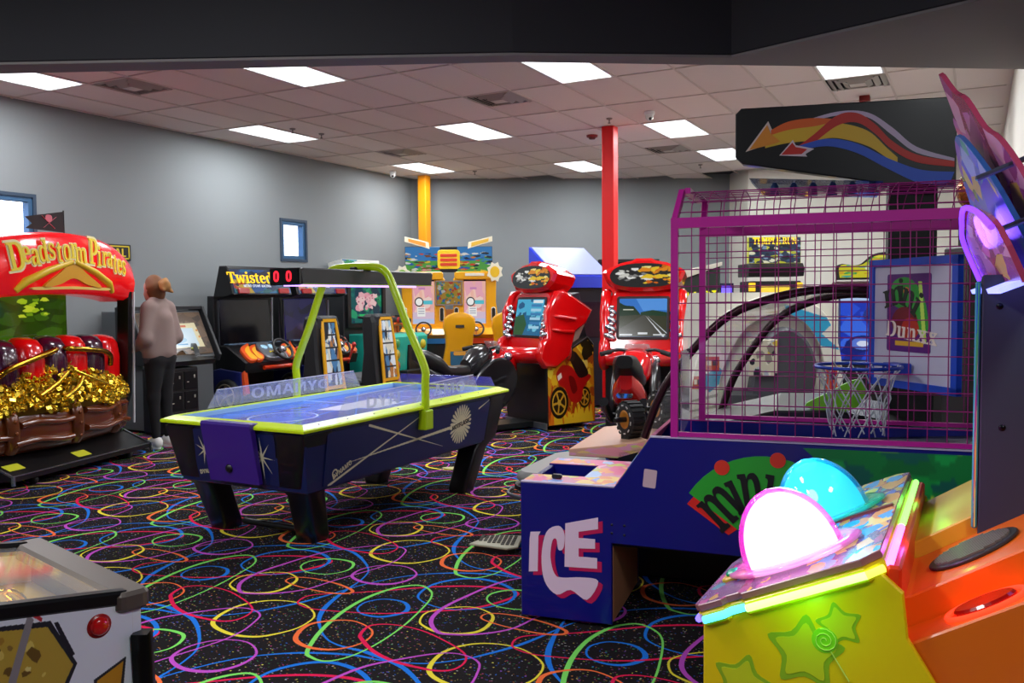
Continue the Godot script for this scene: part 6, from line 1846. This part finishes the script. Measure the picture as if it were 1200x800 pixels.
	part(t, "engine_block", MB.new().loft([ring.call(0.46, 0.17, 0.28, 0.6), ring.call(0.7, 0.19, 0.24, 0.64), ring.call(0.98, 0.16, 0.28, 0.62)]), black)
	part(t, "tank", MB.new().loft([ring.call(0.58, 0.10, 0.70, 0.96), ring.call(0.70, 0.17, 0.66, 1.02), ring.call(0.86, 0.17, 0.62, 0.98), ring.call(0.98, 0.12, 0.62, 0.86)]), red if not first else mat("#1a1a1d", 0.25, 0.0, 0.6))
	part(t, "seat", MB.new().loft([ring.call(0.94, 0.11, 0.66, 0.80), ring.call(1.10, 0.15, 0.64, 0.79), ring.call(1.3, 0.15, 0.66, 0.80), ring.call(1.42, 0.15, 0.72, 0.92), ring.call(1.62, 0.13, 0.80, 1.0), ring.call(1.74, 0.08, 0.88, 1.0)]), black)
	part(t, "tail_fairing", MB.new().loft([ring.call(1.02, 0.13, 0.46, 0.64), ring.call(1.25, 0.17, 0.44, 0.66), ring.call(1.45, 0.15, 0.50, 0.76), ring.call(1.62, 0.06, 0.66, 0.84)]), red if not first else mat("#26262a", 0.3, 0.0, 0.5))
	part(t, "tail_badge", MB.new().prism(rr(0.16, 0.05, 0.02, 3), 0.0, 0.02, at(0, 0.62, 1.52, 20)), chrome)
	for e in [-1, 1]:
		part(t, "handlebar", MB.new().tube(smooth(V([e * 0.06, 0.98, 0.56, e * 0.2, 1.0, 0.54, e * 0.36, 0.96, 0.66]), false, 4), 0.018, 8), black)
		part(t, "grip", MB.new().tube(V([e * 0.27, 0.982, 0.6, e * 0.37, 0.957, 0.667]), 0.026, 10), mat("#1c1c1e", 0.8))
		part(t, "headlight", MB.new().ball(Vector3(e * 0.19, 0.88, 0.40), Vector3(0.05, 0.05, 0.06), 14), chrome)
		part(t, "exhaust", MB.new().tube(smooth(V([e * 0.16, 0.34, 0.6, e * 0.2, 0.30, 0.95, e * 0.2, 0.42, 1.3, e * 0.19, 0.56, 1.6]), false, 4), 0.045, 10), mat("#2c2c2e", 0.25, 0.6))
		part(t, "foot_peg", MB.new().tube(V([e * 0.16, 0.36, 0.98, e * 0.32, 0.36, 1.0]), 0.016, 8), black)
	part(t, "windscreen", MB.new().loft([[-0.16, 0.0], [-0.09, 0.05], [0.0, 0.07], [0.09, 0.05], [0.16, 0.0]].map(func(q): return [Vector3(q[0], 0.95, 0.44 - q[1]), Vector3(q[0] * 0.8, 1.06, 0.52 - q[1]), Vector3(q[0] * 0.8, 1.06, 0.526 - q[1]), Vector3(q[0], 0.95, 0.446 - q[1])])), clear("#b8a8a8", 0.4))
	if first:
		for s in [[0.27, 0.1], [0.33, -0.08]]:
			part(t, "side_lettering", MB.new().prism(rr(0.42, 0.10, 0.02, 2), 0.0, 0.004, Transform3D(Basis.from_euler(Vector3(0, PI / 2, 0)) * Basis.from_euler(Vector3(0, 0, 62 * DEG)), Vector3(0.318, 1.12 + s[1] * 0.4, -0.44 - s[1] * 1.1))), mat("#c8c4b0", 0.35))

# ---------------------------------------------------------------- machines at the rear and behind the cage
func build_far_machines():
	var black = mat("#0e0e12", 0.45)
	# blue-headed cabinet behind the bikes
	var t = thing("blue_top_cabinet", "cabinet with blue head and pale sloping lid behind the red bikes", "arcade machine", Vector3(-5.16, 0, -11.5), 52)
	bx(t, "body", Vector3(0, 0.86, 0), Vector3(0.85, 1.68, 0.7), mat("#1a1424", 0.45), Vector3.ZERO, 0.012)
	px(t, "head", P([0.42, 1.70, 0.42, 1.86, -0.40, 2.30, -0.42, 1.70]), -0.46, 0.46, mat("#0f30c8", 0.35, 0.0, 0.3), 0.008)
	part(t, "lid", MB.new().box(Vector3(0, 2.088, 0.012), Vector3(0.86, 0.012, 0.86), Basis.from_euler(Vector3(28.2 * DEG, 0, 0))), mat("#97a2c4", 0.35))
	bx(t, "screen", Vector3(0, 1.25, 0.352), Vector3(0.66, 0.5, 0.012), mat("#2a1020", 0.2))
	t = thing("black_monitor_cabinet", "plain black cabinet with flat screen behind the red post", "arcade machine", Vector3(-4.62, 0, -12.45), 28)
	bx(t, "body", Vector3(0, 0.8, -0.1), Vector3(0.9, 1.56, 0.5), black, Vector3.ZERO, 0.012)
	bx(t, "monitor", Vector3(0, 1.86, 0.0), Vector3(0.92, 0.54, 0.1), mat("#141619", 0.3), Vector3.ZERO, 0.01)
	bx(t, "glass", Vector3(0, 1.86, 0.052), Vector3(0.84, 0.46, 0.008), mat("#0a0c0e", 0.12))
	# safari machine
	t = thing("safari_cabinet", "safari game with pale sloping canopy and yellow lettering beside the red bike", "arcade machine", Vector3(-3.34, 0, -11.2), 22)
	bx(t, "body", Vector3(0, 0.72, -0.1), Vector3(0.86, 1.4, 0.7), mat("#d8d0c0", 0.5), Vector3.ZERO, 0.012)
	var im = image(128, 128, "#d8cfbc")
	blobs(im, ["#c84a30", "#3a90a8", "#e8e0d0", "#6a5040", "#b8442c", "#4aa0b8"], 30, 0.04, 0.1, 41)
	bx(t, "front_print", Vector3(0, 0.72, 0.255), Vector3(0.8, 1.2, 0.008), pic(im, 0.4))
	pz(t, "canopy", P([-0.45, 1.55, 0.38, 1.55, 0.38, 1.96, -0.45, 1.66]), -0.40, 0.30, mat("#1c2620", 0.5), 0.01)
	pz(t, "canopy_lid", P([-0.52, 1.66, -0.30, 1.85, 0.40, 2.0, 0.40, 1.955, -0.45, 1.665]), -0.44, 0.34, mat("#d8d4c4", 0.4), 0.004)
	bx(t, "name_board", Vector3(-0.05, 1.53, 0.36), Vector3(0.84, 0.2, 0.03), mat("#2c2010", 0.5))
	word(t, "SAFARI", 0.17, at(-0.02, 1.53, 0.378, 0, 0, 4, Vector3(0.8, 1, 1)), glow("#d8d818", 0.6), true, 0.008)
	t = thing("lit_number_box", "small purple-lit display box beside the safari canopy", "display", Vector3(-2.98, 0, -11.75), 28)
	bx(t, "stand", Vector3(0, 0.72, 0), Vector3(0.10, 1.44, 0.10), black)
	bx(t, "case", Vector3(0, 1.59, 0), Vector3(0.19, 0.30, 0.12), mat("#1c1840", 0.4))
	bx(t, "display_panel", Vector3(0, 1.59, 0.062), Vector3(0.14, 0.24, 0.006), glow("#6a58ff", 1.6))
	# temple runner machine
	t = thing("temple_cabinet", "tall black cabinet with lit jungle marquee and yellow side lamps by cream wall", "arcade machine", Vector3(-2.75, 0, -13.75), 28)
	bx(t, "body", Vector3(0, 0.9, -0.2), Vector3(0.78, 1.78, 0.6), black, Vector3.ZERO, 0.012)
	px(t, "hood", P([0.14, 2.02, 0.18, 1.98, 0.14, 1.86, -0.5, 1.86, -0.5, 2.06, 0.1, 2.06]), -0.42, 0.42, mat("#1a1416", 0.45), 0.01)
	var ti = image(128, 72, "#2a3a58")
	blobs(ti, ["#d8d840", "#f0f0d0", "#3a5a88", "#1c2a40", "#c8c838", "#88a0c0", "#142030"], 90, 0.04, 0.11, 51)
	bx(t, "marquee", Vector3(0, 2.26, 0.0), Vector3(0.80, 0.40, 0.10), pic(ti, 0.3, 0.7))
	word(t, "TEMPLE RUN", 0.10, at(0, 2.40, 0.055, 0, 0, 0, Vector3(0.72, 1, 1)), glow("#f0c020", 0.8), true, 0.006)
	for e in [-1, 1]:
		for k in 5:
			bx(t, "side_lamp", Vector3(e * 0.36, 1.70 - k * 0.16, 0.11), Vector3(0.10, 0.13, 0.03), glow("#e8b020", 0.7))
	bx(t, "screen_board", Vector3(0, 1.60, 0.105), Vector3(0.46, 0.24, 0.02), glow("#d8b838", 0.6))
	bx(t, "screen", Vector3(0, 1.28, 0.105), Vector3(0.5, 0.34, 0.02), mat("#181018", 0.2))
	# frog-green arched marquee machine with blue lit playfield
	t = thing("arched_marquee_game", "blue-lit redemption game under a yellow-green arched marquee", "arcade machine", Vector3(-0.72, 0, -10.55), 12)
	bx(t, "body", Vector3(0, 0.42, -0.1), Vector3(1.42, 0.82, 0.8), black, Vector3.ZERO, 0.012)
	var bi = image(160, 192, "#1c38b8")
	blobs(bi, ["#1a2c90", "#2a50d8", "#14207a", "#3a6ae8"], 60, 0.06, 0.2, 55)
	ell(bi, 0.5, 0.34, 0.3, 0.22, "#20368a")
	ell(bi, 0.5, 0.36, 0.09, 0.07, "#a8b8e8")
	for q in [[0.2, 0.72], [0.5, 0.7], [0.8, 0.72]]:
		ell(bi, q[0], q[1], 0.13, 0.11, "#16246c")
		ell(bi, q[0], q[1], 0.1, 0.085, "#5a78d8")
		ell(bi, q[0], q[1], 0.05, 0.04, "#d8e0f8")
	rect(bi, 0, 0, 1, 0.14, "#b8d0f8")
	bx(t, "playfield", Vector3(0, 1.20, -0.2), Vector3(1.28, 0.84, 0.04), pic(bi, 0.25, 0.8))
	for e in [-1, 1]:
		px(t, "side_wall", P([0.2, 0.82, 0.1, 1.64, -0.46, 1.70, -0.46, 0.82]), e * 0.67 - 0.02, e * 0.67 + 0.02, mat("#2a3060", 0.4), 0.006)
	bx(t, "canopy_bar", Vector3(0, 1.68, -0.12), Vector3(1.42, 0.08, 0.5), mat("#3a1c20", 0.4), Vector3.ZERO, 0.015)
	var ai = image(192, 64, "#d8d020")
	blobs(ai, ["#e8e040", "#50b040", "#2a9a58", "#d8a820", "#88c840", "#40a8a0"], 70, 0.03, 0.1, 57)
	for q in [[0.3, 0.6], [0.55, 0.5], [0.8, 0.6]]:
		ell(ai, q[0], q[1], 0.09, 0.2, "#e8f0c8")
		ell(ai, q[0], q[1], 0.06, 0.14, "#3aa060")
	var arch = smooth(Array(P([-0.68, 1.74, -0.69, 1.88, -0.62, 1.92, -0.52, 1.90, -0.42, 1.92, -0.30, 2.02, -0.12, 2.05, 0.12, 2.05, 0.30, 2.02, 0.42, 1.92, 0.52, 1.90, 0.62, 1.92, 0.69, 1.88, 0.68, 1.74])), false, 3)
	pz(t, "marquee_rim", arch, -0.12, -0.06, mat("#15120c", 0.4), 0.008)
	pz(t, "marquee", arch.map(func(q): return Vector2(q.x * 0.95, 1.885 + (q.y - 1.885) * 0.84)), -0.065, -0.05, pic(ai, 0.3, 0.7), 0.0)
	# white ride pod with a round opening and grey seat shell
	t = thing("white_ride_pod", "white printed ride pod with rounded opening and grey seat shell, seen through the cage", "kiddie ride", Vector3(-1.55, 0, -8.42), 22)
	var white = mat("#e4e0d4", 0.4, 0.0, 0.2)
	var hole = smooth(Array(P([-0.66, 0.5, -0.6, 0.9, -0.40, 1.26, -0.12, 1.40, 0.12, 1.32, 0.28, 1.06, 0.30, 0.72, 0.22, 0.5])), false, 4)
	var outl = smooth(Array(P([0.46, 0.06, 0.48, 0.6, 0.44, 1.1, 0.26, 1.46, -0.12, 1.58, -0.5, 1.44, -0.82, 1.04, -0.92, 0.5, -0.92, 0.06])), false, 4)
	var wi = image(256, 256, "#ece8dc")
	blobs(wi, ["#e0dac8", "#f4f0e6", "#d8d0bc"], 40, 0.04, 0.12, 59)
	poly(wi, P([0.62, 0.06, 0.95, 0.16, 0.86, 0.24, 0.98, 0.34, 0.80, 0.30, 0.66, 0.18]), "#34a8d4")
	poly(wi, P([0.06, 0.52, 0.20, 0.44, 0.26, 0.50, 0.14, 0.60]), "#3a9cc0")
	for q in [[0.10, 0.38, 0.10, 0.09], [0.02, 0.50, 0.07, 0.08], [0.84, 0.46, 0.12, 0.10], [0.88, 0.56, 0.10, 0.06]]:
		rect(wi, q[0], q[1], q[2], q[3], "#c8482c")
		rect(wi, q[0] + 0.02, q[1] + 0.02, q[2] * 0.3, q[3] * 0.4, "#f0e8d0")
		rect(wi, q[0] + q[2] * 0.6, q[1] + 0.02, q[2] * 0.3, q[3] * 0.4, "#30404c")
	for k in 6:
		stroke(wi, Vector2(0.0, 0.66 + k * 0.06), Vector2(0.26, 0.60 + k * 0.07), 0.012, 0.02, "#a8a294")
	stroke(wi, Vector2(0.78, 0.40), Vector2(0.99, 0.44), 0.012, 0.012, "#b89858")
	rect(wi, 0.9, 0.66, 0.06, 0.1, "#c8a848")
	pz(t, "shell", outl + [Vector2(-0.72, 0.06)] + hole + [Vector2(0.26, 0.06)], 0.0, 0.1, pic(wi, 0.4), 0.008)
	px(t, "back_shell", P([0.0, 0.06, 0.0, 1.6, -0.5, 1.3, -0.62, 0.6, -0.62, 0.06]), -0.92, 0.46, white, 0.02)
	var gs = smooth(Array(P([-0.34, 0.5, -0.36, 0.8, -0.24, 1.16, -0.06, 1.28, 0.12, 1.18, 0.22, 0.96, 0.2, 0.7, 0.1, 0.5])), true, 4)
	pz(t, "seat_shell", gs, 0.01, 0.2, mat("#46464c", 0.5), 0.03, Transform3D(), 0)
	px(t, "dash", P([0.05, 0.44, 0.3, 0.5, 0.26, 0.66, 0.05, 0.7]), -0.6, -0.3, mat("#2c2c32", 0.5), 0.02)
	var pi_ = image(64, 64, "#cfc8b0")
	blobs(pi_, ["#20242c", "#e8e4d0", "#d8c040", "#8a8478", "#b0b8c0"], 26, 0.08, 0.2, 63)
	bx(t, "printed_card", Vector3(-0.26, 1.0, 0.22), Vector3(0.26, 0.34, 0.02), pic(pi_, 0.35))
	# copper globe of a machine at the right wall
	t = thing("copper_globe_machine", "dark cabinet topped by a shiny copper globe at the right edge", "arcade machine", Vector3(0.02, 0, -6.95), -60)
	bx(t, "body", Vector3(0, 0.95, 0), Vector3(0.34, 1.9, 0.34), black, Vector3.ZERO, 0.012)
	part(t, "collar", MB.new().lathe(P([0.0, 1.9, 0.14, 1.9, 0.14, 2.1, 0.09, 2.14]), 20), mat("#2a1a12", 0.4))
	part(t, "globe", MB.new().ball(Vector3(0, 2.29, 0), Vector3(0.16, 0.16, 0.16), 24), mat("#b0602c", 0.15, 0.8))

func build_clutter():
	# small yellow paper scrap under the hockey table
	var o = part(self, "paper_scrap", MB.new().prism(PackedVector2Array(smooth(Array(P([-0.14, -0.03, 0.0, -0.06, 0.14, -0.02, 0.12, 0.05, -0.05, 0.06])), true, 3)), 0.0, 0.004, flat_xf()), mat("#b8b078", 0.7))
	o.position = Vector3(-4.2, 0.001, -6.8)
	meta(o, "flat pale yellow scrap on carpet near the hockey table's far leg", "scrap")
